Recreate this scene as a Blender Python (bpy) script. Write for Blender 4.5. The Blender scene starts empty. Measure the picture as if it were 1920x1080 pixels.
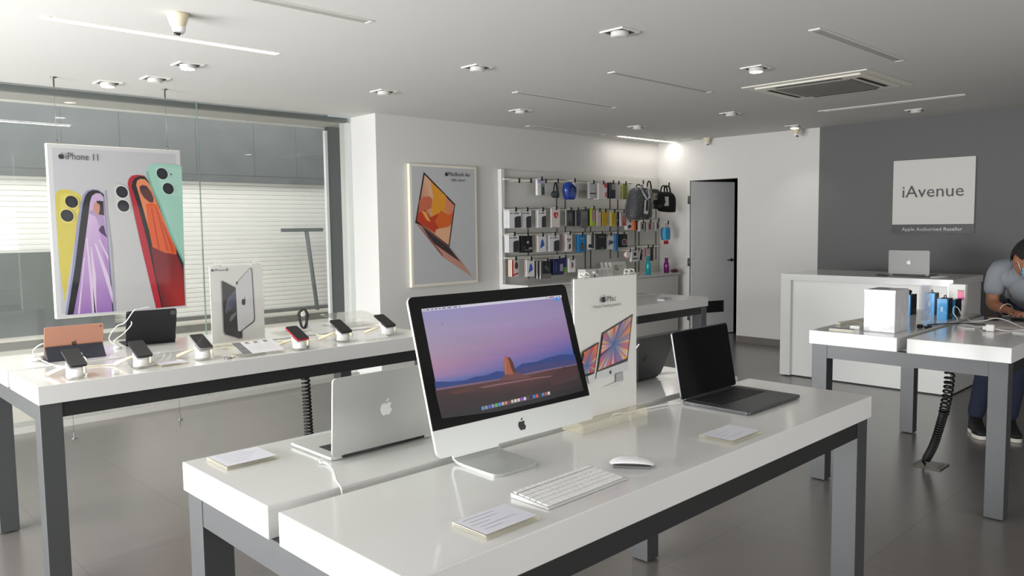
import bpy, bmesh, math, random
from mathutils import Vector, Matrix
random.seed(7)
S = bpy.context.scene
COL = S.collection
PI = math.pi

# ------------------------------------------------------------------ colour and materials
def lin(c):
    out = []
    for v in c[:3]:
        v = v / 255.0
        out.append(v / 12.92 if v <= 0.04045 else ((v + 0.055) / 1.055) ** 2.4)
    return tuple(out)

MATS = {}
def pm(name, col, rough=0.5, metal=0.0, spec=0.5, noise=0.0, nscale=6.0, bump=0.0, bscale=40.0,
       coat=0.0, trans=0.0, alpha=1.0, emit=None, estr=0.0, ior=1.45):
    """a principled material with a little procedural variation"""
    if name in MATS:
        return MATS[name]
    m = bpy.data.materials.new(name)
    m.use_nodes = True
    nt = m.node_tree
    b = nt.nodes['Principled BSDF']
    c = lin(col)
    b.inputs['Base Color'].default_value = (*c, 1)
    b.inputs['Roughness'].default_value = rough
    b.inputs['Metallic'].default_value = metal
    b.inputs['Specular IOR Level'].default_value = spec
    b.inputs['Coat Weight'].default_value = coat
    b.inputs['Coat Roughness'].default_value = 0.08
    b.inputs['Transmission Weight'].default_value = trans
    b.inputs['IOR'].default_value = ior
    b.inputs['Alpha'].default_value = alpha
    if emit:
        b.inputs['Emission Color'].default_value = (*lin(emit), 1)
        b.inputs['Emission Strength'].default_value = estr
    tc = nt.nodes.new('ShaderNodeTexCoord')
    nz = nt.nodes.new('ShaderNodeTexNoise')
    nz.inputs['Scale'].default_value = nscale
    nz.inputs['Detail'].default_value = 3
    nt.links.new(tc.outputs['Object'], nz.inputs['Vector'])
    if noise > 0:
        mx = nt.nodes.new('ShaderNodeMix'); mx.data_type = 'RGBA'
        mx.inputs['A'].default_value = (*[v * (1 - noise) for v in c], 1)
        mx.inputs['B'].default_value = (*[min(1, v * (1 + noise)) for v in c], 1)
        nt.links.new(nz.outputs['Fac'], mx.inputs['Factor'])
        nt.links.new(mx.outputs['Result'], b.inputs['Base Color'])
    if bump > 0:
        n2 = nt.nodes.new('ShaderNodeTexNoise'); n2.inputs['Scale'].default_value = bscale
        nt.links.new(tc.outputs['Object'], n2.inputs['Vector'])
        bp = nt.nodes.new('ShaderNodeBump'); bp.inputs['Strength'].default_value = bump
        bp.inputs['Distance'].default_value = 0.01
        nt.links.new(n2.outputs['Fac'], bp.inputs['Height'])
        nt.links.new(bp.outputs['Normal'], b.inputs['Normal'])
    MATS[name] = m
    return m

def clear(name, tint=(250, 250, 245), op=0.12, rough=0.03, bump=0.0, bscale=30.0, refl=0.035):
    """clear plastic or pane: mostly transparent, fresnel reflection, a trace of body colour"""
    if name in MATS:
        return MATS[name]
    m = bpy.data.materials.new(name); m.use_nodes = True
    nt = m.node_tree; nt.nodes.clear()
    out = nt.nodes.new('ShaderNodeOutputMaterial')
    tr = nt.nodes.new('ShaderNodeBsdfTransparent'); tr.inputs['Color'].default_value = (*[0.9 + 0.1 * v for v in lin(tint)], 1)
    df = nt.nodes.new('ShaderNodeBsdfDiffuse'); df.inputs['Color'].default_value = (*lin(tint), 1)
    gl = nt.nodes.new('ShaderNodeBsdfGlossy'); gl.inputs['Roughness'].default_value = rough
    lw = nt.nodes.new('ShaderNodeLayerWeight'); lw.inputs['Blend'].default_value = 0.5
    pw = nt.nodes.new('ShaderNodeMath'); pw.operation = 'POWER'; pw.inputs[1].default_value = 4.0
    fr = nt.nodes.new('ShaderNodeMath'); fr.operation = 'MULTIPLY_ADD'; fr.inputs[1].default_value = 0.75; fr.inputs[2].default_value = refl
    nt.links.new(lw.outputs['Facing'], pw.inputs[0]); nt.links.new(pw.outputs[0], fr.inputs[0])
    a = nt.nodes.new('ShaderNodeMixShader'); a.inputs['Fac'].default_value = op
    b = nt.nodes.new('ShaderNodeMixShader')
    nt.links.new(tr.outputs[0], a.inputs[1]); nt.links.new(df.outputs[0], a.inputs[2])
    nt.links.new(fr.outputs[0], b.inputs['Fac'])
    nt.links.new(a.outputs[0], b.inputs[1]); nt.links.new(gl.outputs[0], b.inputs[2])
    nt.links.new(b.outputs[0], out.inputs['Surface'])
    if bump > 0:
        tc = nt.nodes.new('ShaderNodeTexCoord'); nz = nt.nodes.new('ShaderNodeTexNoise'); nz.inputs['Scale'].default_value = bscale
        bp = nt.nodes.new('ShaderNodeBump'); bp.inputs['Strength'].default_value = bump; bp.inputs['Distance'].default_value = 0.03
        nt.links.new(tc.outputs['Object'], nz.inputs['Vector']); nt.links.new(nz.outputs['Fac'], bp.inputs['Height'])
        nt.links.new(bp.outputs['Normal'], gl.inputs['Normal']); nt.links.new(bp.outputs['Normal'], lw.inputs['Normal'])
    MATS[name] = m
    return m

def printed(name, rough=0.4, estr=0.0, coat=0.0, gain=1.0):
    """ink: reads the colour painted on the mesh faces"""
    if name in MATS:
        return MATS[name]
    m = bpy.data.materials.new(name); m.use_nodes = True
    nt = m.node_tree; b = nt.nodes['Principled BSDF']
    at = nt.nodes.new('ShaderNodeAttribute'); at.attribute_name = 'Col'
    b.inputs['Roughness'].default_value = rough
    b.inputs['Coat Weight'].default_value = coat
    b.inputs['Coat Roughness'].default_value = 0.05
    if estr:
        b.inputs['Base Color'].default_value = (0.004, 0.004, 0.005, 1)
        nt.links.new(at.outputs['Color'], b.inputs['Emission Color'])
        b.inputs['Emission Strength'].default_value = estr
    else:
        gn = nt.nodes.new('ShaderNodeVectorMath'); gn.operation = 'SCALE'; gn.inputs['Scale'].default_value = gain
        nt.links.new(at.outputs['Color'], gn.inputs[0]); nt.links.new(gn.outputs['Vector'], b.inputs['Base Color'])
    MATS[name] = m
    return m

# ------------------------------------------------------------------ mesh builder
class MB:
    def __init__(self):
        self.bm = bmesh.new()
        self.cl = self.bm.loops.layers.float_color.new('Col')
        self.col = (1, 1, 1, 1)
    def _paint(self, faces, mat):
        for f in faces:
            f.material_index = mat
            for l in f.loops:
                l[self.cl] = self.col
    def box(self, c, s, rot=None, bev=0.0, mat=0, seg=2):
        r = bmesh.ops.create_cube(self.bm, size=1.0)
        vs = r['verts']
        bmesh.ops.scale(self.bm, vec=Vector(s), verts=vs)
        fs = list({f for v in vs for f in v.link_faces})
        if bev > 0:
            es = list({e for v in vs for e in v.link_edges})
            rr = bmesh.ops.bevel(self.bm, geom=es, offset=min(bev, min(s) * 0.49), segments=seg, affect='EDGES', profile=0.5)
            vs = list({v for f in rr['faces'] for v in f.verts} | {v for v in vs if v.is_valid})
            fs = list({f for v in vs for f in v.link_faces})
        M = Matrix.Translation(Vector(c))
        if rot is not None:
            M = M @ (rot if isinstance(rot, Matrix) else Matrix.Rotation(rot, 4, 'Z'))
        bmesh.ops.transform(self.bm, matrix=M, verts=vs)
        self._paint(fs, mat)
        return self
    def bx(self, x0, x1, y0, y1, z0, z1, bev=0.0, mat=0):
        return self.box(((x0 + x1) / 2, (y0 + y1) / 2, (z0 + z1) / 2), (x1 - x0, y1 - y0, z1 - z0), None, bev, mat)
    def poly(self, pts, mat=0):
        vs = [self.bm.verts.new(p) for p in pts]
        f = self.bm.faces.new(vs)
        self._paint([f], mat)
        return f
    def prism(self, pts, vec, mat=0):
        """closed solid: a polygon pushed along vec"""
        vec = Vector(vec)
        a = [self.bm.verts.new(Vector(p)) for p in pts]
        b = [self.bm.verts.new(Vector(p) + vec) for p in pts]
        n = len(a)
        fs = [self.bm.faces.new(a[::-1]), self.bm.faces.new(b)]
        for i in range(n):
            fs.append(self.bm.faces.new((a[i], a[(i + 1) % n], b[(i + 1) % n], b[i])))
        bmesh.ops.recalc_face_normals(self.bm, faces=fs)
        self._paint(fs, mat)
        return self
    def tube(self, pts, r, seg=8, mat=0, closed=False):
        pts = [Vector(p) for p in pts]
        n = len(pts)
        rs = r if isinstance(r, (list, tuple)) else [r] * n
        rings = []
        up = None
        for i, p in enumerate(pts):
            if closed:
                t = pts[(i + 1) % n] - pts[i - 1]
            else:
                t = pts[min(i + 1, n - 1)] - pts[max(i - 1, 0)]
            t = t.normalized() if t.length > 1e-9 else Vector((0, 0, 1))
            if up is None:
                up = t.orthogonal().normalized()
            else:
                up = (up - t * up.dot(t))
                up = up.normalized() if up.length > 1e-6 else t.orthogonal().normalized()
            sd = t.cross(up)
            rings.append([self.bm.verts.new(p + (up * math.cos(2 * PI * k / seg) + sd * math.sin(2 * PI * k / seg)) * rs[i]) for k in range(seg)])
        fs = []
        for i in range(n if closed else n - 1):
            a, b = rings[i], rings[(i + 1) % n]
            for k in range(seg):
                fs.append(self.bm.faces.new((a[k], a[(k + 1) % seg], b[(k + 1) % seg], b[k])))
        if not closed:
            fs.append(self.bm.faces.new(rings[0][::-1])); fs.append(self.bm.faces.new(rings[-1]))
        for f in fs:
            f.smooth = True
        self._paint(fs, mat)
        return self
    def lathe(self, prof, seg=24, c=(0, 0, 0), mat=0, M=None, smooth=True):
        """prof: (radius, z) from bottom to top"""
        rings = []
        for (r, z) in prof:
            rings.append([self.bm.verts.new((r * math.cos(2 * PI * k / seg), r * math.sin(2 * PI * k / seg), z)) for k in range(seg)])
        fs = []
        for a, b in zip(rings, rings[1:]):
            for k in range(seg):
                fs.append(self.bm.faces.new((a[k], a[(k + 1) % seg], b[(k + 1) % seg], b[k])))
        fs.append(self.bm.faces.new(rings[0][::-1])); fs.append(self.bm.faces.new(rings[-1]))
        for f in fs[:-2]:
            f.smooth = smooth
        MM = Matrix.Translation(Vector(c)) @ (M or Matrix.Identity(4))
        bmesh.ops.transform(self.bm, matrix=MM, verts=[v for r in rings for v in r])
        self._paint(fs, mat)
        return self
    def ball(self, c, s, mat=0, sub=3):
        r = bmesh.ops.create_icosphere(self.bm, subdivisions=sub, radius=1.0)
        bmesh.ops.transform(self.bm, matrix=Matrix.Translation(Vector(c)) @ Matrix.Diagonal((*s, 1)), verts=r['verts'])
        fs = list({f for v in r['verts'] for f in v.link_faces})
        for f in fs:
            f.smooth = True
        self._paint(fs, mat)
        return self
    def build(self, name, mats, parent=None, loc=None, rot=None):
        me = bpy.data.meshes.new(name)
        self.bm.to_mesh(me); self.bm.free()
        for m in (mats if isinstance(mats, (list, tuple)) else [mats]):
            me.materials.append(m)
        o = bpy.data.objects.new(name, me)
        COL.objects.link(o)
        if parent is not None:
            o.parent = parent
        if loc is not None:
            o.location = loc
        if rot is not None:
            o.rotation_euler = rot
        return o

def tag(o, label, cat, group=None, kind=None):
    o['label'] = label; o['category'] = cat
    if group: o['group'] = group
    if kind: o['kind'] = kind
    return o
def thing(name, label, cat, loc=(0, 0, 0), rz=0.0, group=None):
    o = bpy.data.objects.new(name, None)
    COL.objects.link(o)
    o.empty_display_size = 0.05
    o.location = loc; o.rotation_euler = (0, 0, rz)
    return tag(o, label, cat, group)
def struct(o):
    o['kind'] = 'structure'
    return o
def copy_tree(o, parent=None):
    c = o.copy(); COL.objects.link(c)
    if parent is not None:
        c.parent = parent
    for ch in list(o.children):
        copy_tree(ch, c)
    return c

# ------------------------------------------------------------------ flat printed pictures
def rrect(x0, x1, y0, y1, r=0.01, n=5):
    pts = []
    for cx, cy, a0 in ((x1 - r, y1 - r, 0), (x0 + r, y1 - r, 90), (x0 + r, y0 + r, 180), (x1 - r, y0 + r, 270)):
        for k in range(n + 1):
            a = math.radians(a0 + 90 * k / n)
            pts.append((cx + r * math.cos(a), cy + r * math.sin(a)))
    return pts
def ell(cx, cy, a, b=None, rot=0.0, n=24):
    b = b or a
    return [(cx + a * math.cos(t) * math.cos(rot) - b * math.sin(t) * math.sin(rot),
             cy + a * math.cos(t) * math.sin(rot) + b * math.sin(t) * math.cos(rot)) for t in [2 * PI * k / n for k in range(n)]]
def rc(x0, x1, y0, y1):
    return [(x0, y0), (x1, y0), (x1, y1), (x0, y1)]

FRUIT = [(0, .62), (.1, .66), (.22, .70), (.34, .68), (.44, .60), (.37, .53), (.33, .44), (.335, .35), (.38, .26), (.48, .18), (.42, .04),
         (.34, -.08), (.25, -.16), (.17, -.17), (.08, -.135), (0, -.12), (-.08, -.135), (-.17, -.17), (-.25, -.15), (-.35, -.04), (-.43, .12),
         (-.47, .30), (-.45, .46), (-.38, .60), (-.27, .68), (-.15, .69), (-.06, .65)]
LEAF = [(0, .74), (.01, .84), (.06, .93), (.14, .99), (.22, 1.0), (.21, .90), (.16, .82), (.09, .76)]
def fruit(cx, cy, h, col, sx=1.0, rot=0.0):
    """the bitten fruit emblem, h tall, centred"""
    k = h / 1.17
    out = []
    for P in (FRUIT, LEAF):
        q = []
        for (x, y) in P:
            x, y = x * k * sx, (y - .415) * k
            q.append((cx + x * math.cos(rot) - y * math.sin(rot), cy + x * math.sin(rot) + y * math.cos(rot)))
        out.append((q, col))
    return out

def words(body, h, cx, cy, col, align='CENTER', width=None, bold=0.0):
    """flat lettering as triangles: capital height about h"""
    cu = bpy.data.curves.new('lettering', 'FONT')
    cu.body = body; cu.size = 1.0; cu.align_x = 'LEFT'; cu.resolution_u = 2
    cu.offset = bold
    ob = bpy.data.objects.new('lettering', cu)
    COL.objects.link(ob)
    dg = bpy.context.evaluated_depsgraph_get()
    me = bpy.data.meshes.new_from_object(ob.evaluated_get(dg))
    vs = [v.co.copy() for v in me.vertices]
    polys = [list(p.vertices) for p in me.polygons]
    bpy.data.objects.remove(ob); bpy.data.meshes.remove(me); bpy.data.curves.remove(cu)
    if not vs:
        return []
    x0 = min(v.x for v in vs); x1 = max(v.x for v in vs)
    k = h / 0.70
    kx = (width / (x1 - x0)) if width else k
    off = {'CENTER': -(x0 + x1) / 2, 'LEFT': -x0, 'RIGHT': -x1}[align]
    return [([(cx + (vs[i].x + off) * kx, cy + (vs[i].y - 0.35) * k) for i in p], col) for p in polys]

def art(name, parent, O, U, V, shapes, mat, step=0.00025, start=1):
    """one mesh of thin printed shapes lying on the plane O + u*U + v*V"""
    mb = MB()
    O, U, V = Vector(O), Vector(U).normalized(), Vector(V).normalized()
    N = U.cross(V)
    lay = start; last = None
    for sh in shapes:
        pts, col = sh[0], sh[1]
        if col is not last:
            lay += 1
        last = col
        vs = [mb.bm.verts.new(O + U * p[0] + V * p[1] + N * (lay * step)) for p in pts]
        try:
            f = mb.bm.faces.new(vs)
        except ValueError:
            continue
        f.normal_update()
        if f.normal.dot(N) < 0:
            f.normal_flip()
        many = isinstance(col, list)
        idx = {v: i for i, v in enumerate(vs)}
        for l in f.loops:
            l[mb.cl] = (*lin(col[idx[l.vert]] if many else col), 1)
    return mb.build(name, mat, parent)

def bez(p, n=24):
    """smooth path through points (Catmull-Rom)"""
    P = [Vector(q) for q in p]
    out = []
    for i in range(len(P) - 1):
        a = P[max(i - 1, 0)]; b = P[i]; c = P[i + 1]; d = P[min(i + 2, len(P) - 1)]
        for k in range(n):
            t = k / n
            out.append(0.5 * ((2 * b) + (c - a) * t + (2 * a - 5 * b + 4 * c - d) * t * t + (3 * b - a - 3 * c + d) * t ** 3))
    out.append(P[-1])
    return out

# ------------------------------------------------------------------ shared materials
WHITE = pm('white_gloss_laminate', (215, 214, 211), 0.16, spec=0.5, noise=0.012, nscale=2, coat=0.3)
GREY = pm('grey_frame_laminate', (60, 61, 62), 0.40, spec=0.6, noise=0.06, nscale=25, bump=0.02, bscale=220)
RAILD = pm('shaded_rail_laminate', (27, 27, 27), 0.5, noise=0.05, nscale=25)  # frame laminate darkened: shade under the slabs put into the colour
PAINT = pm('white_wall_paint', (209, 207, 203), 0.6, noise=0.012, nscale=1.2, bump=0.03, bscale=90)
CEIL = pm('ceiling_paint', (208, 206, 202), 0.75, noise=0.01, nscale=0.8)
DGREY = pm('dark_grey_wall_paint', (96, 95, 95), 0.55, noise=0.03, nscale=1.4)
ALU = pm('silver_aluminium', (200, 202, 198), 0.38, metal=0.6, noise=0.01)
ALUD = pm('space_grey_aluminium', (96, 97, 99), 0.4, metal=0.85, noise=0.01)
BLK = pm('black_glass', (9, 9, 10), 0.08, coat=0.5)
BLKM = pm('black_plastic', (16, 16, 17), 0.45)
WPL = pm('white_plastic', (232, 231, 228), 0.35)
CREAM = pm('cream_plastic', (224, 214, 186), 0.45)
ACR = clear('clear_acrylic', (245, 243, 232), 0.10)
SACR = clear('sign_acrylic', (245, 244, 238), 0.02, refl=0.010)
ACRE = clear('clear_acrylic_edge', (242, 236, 208), 0.28)
INK = printed('printed_ink', 0.45, coat=0.15)
INKP = printed('poster_ink', 0.4, coat=0.25, gain=0.62)
INKM = printed('printed_matt', 0.6)
STEEL = pm('brushed_steel', (150, 150, 148), 0.35, metal=1.0)

DAY, SIDE, SKY, EXPO, FILL = 660.0, 110.0, 0.95, -0.15, 105.0

# ================================================================== THE ROOM
CZ = 2.652            # ceiling height
XF, XB = -2.3, 9.12   # shopfront and back wall
YR, YG = -3.0, 6.88   # right wall and side glazing

def floor_material():
    m = bpy.data.materials.new('grey_floor_tiles'); m.use_nodes = True
    nt = m.node_tree; b = nt.nodes['Principled BSDF']
    tc = nt.nodes.new('ShaderNodeTexCoord')
    mp = nt.nodes.new('ShaderNodeMapping'); mp.inputs['Location'].default_value = (0.259, 0.536, 0)
    br = nt.nodes.new('ShaderNodeTexBrick')
    br.offset = 0.0; br.inputs['Scale'].default_value = 1.0
    br.inputs['Brick Width'].default_value = 0.627; br.inputs['Row Height'].default_value = 0.632
    br.inputs['Mortar Size'].default_value = 0.0016; br.inputs['Mortar Smooth'].default_value = 0.4
    br.inputs['Color1'].default_value = (*lin((103, 98, 94)), 1)
    br.inputs['Color2'].default_value = (*lin((107, 102, 98)), 1)
    br.inputs['Mortar'].default_value = (*lin((62, 58, 56)), 1)
    nz = nt.nodes.new('ShaderNodeTexNoise'); nz.inputs['Scale'].default_value = 1.6; nz.inputs['Detail'].default_value = 2.5
    mx = nt.nodes.new('ShaderNodeMix'); mx.data_type = 'RGBA'; mx.blend_type = 'MULTIPLY'; mx.inputs['Factor'].default_value = 0.35
    rp = nt.nodes.new('ShaderNodeMapRange'); rp.inputs['To Min'].default_value = 0.75; rp.inputs['To Max'].default_value = 1.2
    nt.links.new(tc.outputs['Object'], mp.inputs['Vector'])
    nt.links.new(mp.outputs['Vector'], br.inputs['Vector'])
    nt.links.new(tc.outputs['Object'], nz.inputs['Vector'])
    nt.links.new(nz.outputs['Fac'], rp.inputs['Value'])
    nt.links.new(br.outputs['Color'], mx.inputs['A']); nt.links.new(rp.outputs['Result'], mx.inputs['B'])
    nt.links.new(mx.outputs['Result'], b.inputs['Base Color'])
    rr = nt.nodes.new('ShaderNodeMapRange'); rr.inputs['To Min'].default_value = 0.30; rr.inputs['To Max'].default_value = 0.34
    nt.links.new(nz.outputs['Fac'], rr.inputs['Value']); nt.links.new(rr.outputs['Result'], b.inputs['Roughness'])
    b.inputs['Specular IOR Level'].default_value = 0.6
    b.inputs['Coat Weight'].default_value = 0.6; b.inputs['Coat Roughness'].default_value = 0.24; b.inputs['Coat IOR'].default_value = 1.5
    return m

fl = struct(MB().bx(XF - 3, 11.2, YR - 0.2, YG, -0.1, 0).build('floor', floor_material()))
struct(MB().bx(XF - 0.2, 11.2, YR - 0.2, YG - 0.03, CZ, CZ + 0.12).build('ceiling', CEIL))

# wall with the poster and the accessory panel, ending in the white column beside the glass
struct(MB().bx(4.43, 11.2, 6.45, 7.1, 0, CZ).build('wall_left', PAINT))
# back wall with the doorway; the part behind the counter is painted dark grey
wb = MB()
wb.bx(XB, XB + 0.12, 5.98, 6.45, 0, CZ); wb.bx(XB, XB + 0.12, 5.215, 5.98, 2.131, CZ); wb.bx(XB, XB + 0.12, 4.158, 5.215, 0, CZ)
wb.bx(XB, XB + 0.12, YR, 4.158, 0, CZ, mat=1)
struct(wb.build('wall_back', [PAINT, DGREY]))
DARK = pm('store_room_gloom', (46, 45, 44), 0.8)  # gloom of the unlit room put into the wall colour
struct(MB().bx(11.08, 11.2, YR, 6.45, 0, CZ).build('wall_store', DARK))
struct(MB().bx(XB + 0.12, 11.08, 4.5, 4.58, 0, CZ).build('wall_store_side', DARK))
struct(MB().bx(XF - 0.2, 11.2, YR - 0.2, YR, 0, CZ).build('wall_right', PAINT))
wf = MB()
wf.bx(XF - 0.2, XF, YR, YG, 2.45, CZ); wf.bx(XF - 0.2, XF, YR, -2.2, 0, 2.45); wf.bx(XF - 0.2, XF, 6.6, YG, 0, 2.45)
struct(wf.build('wall_front', PAINT))
SKM = pm('grey_skirting', (104, 98, 94), 0.45, noise=0.03)
struct(MB().bx(XB - 0.012, XB, 4.158, 5.215, 0, 0.085).build('baseboard_back', SKM))

# door, standing open into the dark room behind
DOORM = pm('grey_door_laminate', (226, 226, 225), 0.5, noise=0.02)
fr = MB()
fr.bx(XB - 0.004, XB + 0.13, 5.935, 5.985, 0, 2.14); fr.bx(XB + 0.002, XB + 0.13, 5.205, 5.225, 0, 2.14); fr.bx(XB + 0.002, XB + 0.13, 5.225, 5.935, 2.118, 2.14)
door = struct(fr.build('door_1', pm('white_door_frame', (214, 212, 207), 0.5)))
leaf = MB().bx(0, 0.035, -0.74, 0, 0.012, 2.108, bev=0.002).build('door_leaf', DOORM, door, (9.155, 5.93, 0), (0, 0, math.radians(71)))
MB().bx(-0.008, 0.0, -0.55, -0.16, 0.31, 0.47).build('vent_grille', pm('dark_vent', (40, 40, 41), 0.6), leaf)
h = MB(); h.lathe([(0.022, 0), (0.022, 0.008), (0.009, 0.01), (0.009, 0.035)], 16, (0, -0.69, 1.03), M=Matrix.Rotation(-PI / 2, 4, 'Y'))
h.tube([(-0.035, -0.69, 1.03), (-0.04, -0.66, 1.03), (-0.04, -0.59, 1.03)], 0.008)
h.build('door_handle', pm('dark_handle', (70, 69, 68), 0.35, metal=0.8), leaf)
for z in (0.28, 1.02, 1.86):
    hg = MB(); hg.bx(XB - 0.008, XB - 0.002, 5.94, 5.965, z - 0.055, z + 0.055); hg.tube([(XB - 0.008, 5.937, z - 0.055), (XB - 0.008, 5.937, z + 0.055)], 0.007)
    hg.build('hinge', pm('dull_hinge', (120, 116, 108), 0.4, metal=0.8), door)

# ------------------------------------------------------------------ side glazing
GLASS = clear('window_glass', (232, 242, 238), 0.035, 0.0)
w1 = MB(); w1.bx(XF, 2.862, YG, YG + 0.012, 0.05, CZ - 0.003); w1.bx(2.868, 4.43, YG, YG + 0.012, 0.05, CZ - 0.003)
win = struct(w1.build('window_1', GLASS))
MB().bx(2.861, 2.869, YG - 0.001, YG + 0.013, 0.05, CZ - 0.003).build('window_joint', clear('glass_edge', (150, 175, 165), 0.5), win)
MB().bx(XF, 4.40, YG + 0.03, YG + 0.10, 2.603, 2.648).build('window_head_rail', pm('dark_steel_rail', (78, 80, 78), 0.5, metal=0.3), win)
sm = MB(); sm.bx(4.385, 4.43, YG + 0.012, YG + 0.06, 0.05, 2.60)
sm.build('window_frame', pm('pale_window_frame', (225, 228, 226), 0.5), win)
struct(MB().bx(XF, 4.43, 6.85, 7.05, 0.0, 0.05).build('trim_1', pm('stone_kerb', (168, 166, 160), 0.5, noise=0.06, nscale=9)))

# ------------------------------------------------------------------ outside the glass
CONC = pm('stained_concrete', (92, 95, 95), 0.8, noise=0.2, nscale=4.0, bump=0.1, bscale=30)
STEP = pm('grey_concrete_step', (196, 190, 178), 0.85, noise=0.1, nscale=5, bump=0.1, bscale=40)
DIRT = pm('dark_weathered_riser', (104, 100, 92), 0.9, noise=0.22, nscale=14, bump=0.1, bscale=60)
SOFF = pm('soffit_panel', (176, 172, 165), 0.7, noise=0.02)
so = MB(); 
for i in range(7):
    so.bx(XF - 0.6 + i * 1.22, XF - 0.6 + i * 1.22 + 1.212, 6.985, 7.46, 2.615, 2.64)
so = struct(so.build('trim_2', SOFF))
MB().bx(XF - 0.6, 5.9, 7.46, 7.50, 2.60, 2.68).build('soffit_edge', pm('pale_edge_trim', (214, 212, 206), 0.5), so)

g = MB()
g.bx(-6, 9, 7.05, 8.30, -0.1, 0.02, mat=0); g.bx(-6, 9, 7.95, 8.35, -0.1, 0.21, mat=0)
g.bx(-6, 9, 8.30, 8.80, -0.1, 0.39, mat=0); g.bx(-6, 9, 8.80, 14, -0.1, 0.50, mat=0)
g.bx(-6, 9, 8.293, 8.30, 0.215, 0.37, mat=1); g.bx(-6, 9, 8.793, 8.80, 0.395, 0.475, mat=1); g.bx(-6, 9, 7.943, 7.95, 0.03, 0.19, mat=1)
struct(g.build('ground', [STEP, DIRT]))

fac = thing('outside_building', 'grey concrete building with a white roller shutter seen through the side glass', 'building', (1.0, 9.0, 0.5))
lin_ = MB()
xs = [-6.5, -4.6, -2.9, -1.2, 0.35, 1.34, 1.9, 2.72, 3.42, 3.98, 4.45]
for a, b_ in zip(xs, xs[1:]):
    lin_.bx(a + 0.003, b_ - 0.003, 0.0, 0.3, 1.68, 4.6)
lin_.bx(-6.5, 4.45, 0.004, 0.3, 1.6, 4.6)
lin_.build('concrete_panels', CONC, fac)
sh = MB()
z = 0.04
SHW = pm('white_roller_slats', (224, 221, 214), 0.55, noise=0.05, nscale=2.5)
while z < 1.69:
    sh.prism([(-6.5, 0.084, z), (-6.5, 0.0795, z + 0.003), (-6.5, 0.0782, z + 0.026), (-6.5, 0.0795, z + 0.050), (-6.5, 0.084, z + 0.0525), (-6.5, 0.12, z + 0.0525), (-6.5, 0.12, z)], (10.95, 0, 0))
    z += 0.0545
sh.build('roller_shutter', SHW, fac)
MB().bx(-6.5, 4.45, 0.02, 0.1, 0.0, 0.035).build('shutter_bottom_bar', pm('shutter_bar', (92, 90, 86), 0.6, noise=0.1), fac)
rb = MB(); rb.bx(-6.5, 4.45, 0.05, 0.075, 1.655, 1.70)
rb.build('rusty_gutter', pm('rust_stain', (96, 86, 76), 0.8, noise=0.3, nscale=7), fac)
MB().bx(-6.5, 1.75, -0.03, 0.06, 0.0, 0.835).build('dark_lower_panel', pm('dark_weathered_panel', (84, 87, 86), 0.35, noise=0.25, nscale=3.5), fac)

POST = pm('grey_painted_steel', (96, 102, 102), 0.6, noise=0.05)
tp = thing('shutter_post', 'leaning grey T-shaped steel post in front of the white shutter', 'post', (5.05, 8.90, 0.5))
tb = MB(); tb.tube([(0.10, 0, 0.0), (-0.02, 0, 1.02)], 0.026, 4); tb.build('upright', POST, tp)
tb = MB(); tb.bx(-0.36, 0.21, -0.02, 0.02, 1.0, 1.045); tb.build('crossbar', POST, tp)

pl = thing('pillar', 'dark blue-black square pillar just outside the glass beside the white column', 'pillar', (4.547, 7.4, 0.02))
MB().bx(-0.097, 0.098, -0.03, 0.03, 0.0, 2.59, bev=0.006).build('pillar_cladding', pm('blue_black_cladding', (22, 27, 34), 0.5, noise=0.1), pl)
MB().bx(-0.128, -0.098, -0.03, 0.01, 0.50, 2.55).build('edge_strip', pm('white_edge_strip', (245, 246, 246), 0.5), pl)
tag(MB().bx(4.10, 4.16, 7.90, 7.95, 0.02, 0.14).build('stub_post', POST), 'short grey stub of pipe on the pale step outside', 'pipe')

pb = thing('outside_building', 'pale bluish panelled building glimpsed between dark pillar and white column', 'building', (9.0, 12.0, 0.5))
pbm = MB()
for i in range(6):
    for j in range(5):
        pbm.bx(-3.0 + i * 1.2, -3.0 + i * 1.2 + 1.185, 0, 0.2, j * 1.0, j * 1.0 + 0.985)
pbm.build('wall_panels', pm('pale_blue_panels', (232, 242, 248), 0.4), pb)

# ================================================================== CEILING FITTINGS
GLOW = pm('lit_diffuser', (255, 252, 246), 0.5, emit=(255, 248, 240), estr=14.0)
TROUGH = pm('unlit_diffuser', (170, 167, 162), 0.6)
FRAMEW = pm('white_ceiling_trim', (222, 220, 214), 0.5)
def linear_light(x0, y, label, lit=False, along='X', group=None):
    t = thing('linear_light', label, 'ceiling light', (x0, y, CZ), 0 if along == 'X' else -PI / 2, 'strip lights in the ceiling')
    L = 1.285
    m = MB()
    m.bx(0, L, -0.034, -0.029, -0.006, 0); m.bx(0, L, 0.029, 0.034, -0.006, 0); m.bx(-0.03, 0.002, -0.034, 0.034, -0.006, 0); m.bx(L - 0.002, L + 0.01, -0.034, 0.034, -0.006, 0)
    m.build('frame', FRAMEW if not lit else pm('lit_trim', (235, 232, 226), 0.5), t)
    MB().bx(0.002, L - 0.002, -0.029, 0.029, -0.005 if lit else -0.003, -0.001).build('diffuser', GLOW if lit else TROUGH, t)
    return t
linear_light(1.187, 4.661, 'glowing white strip light in the ceiling beside the nearest dome camera', True)
linear_light(7.917, 6.19, 'glowing white strip light over the accessory wall and backpacks', True)
linear_light(1.18, 3.63, 'unlit strip light at the top edge of the photo, right of the dome camera')
linear_light(4.507, 2.087, 'unlit strip light before the square air conditioner, rightmost of the wide grey slots')
linear_light(4.61, 3.656, 'unlit grey strip light between two square downlights in the middle of the ceiling')
linear_light(4.665, 4.718, 'unlit grey strip light left of the middle one, further into the shop')
linear_light(6.318, 6.205, 'faint unlit strip light along the wall above the accessory panel')
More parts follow.
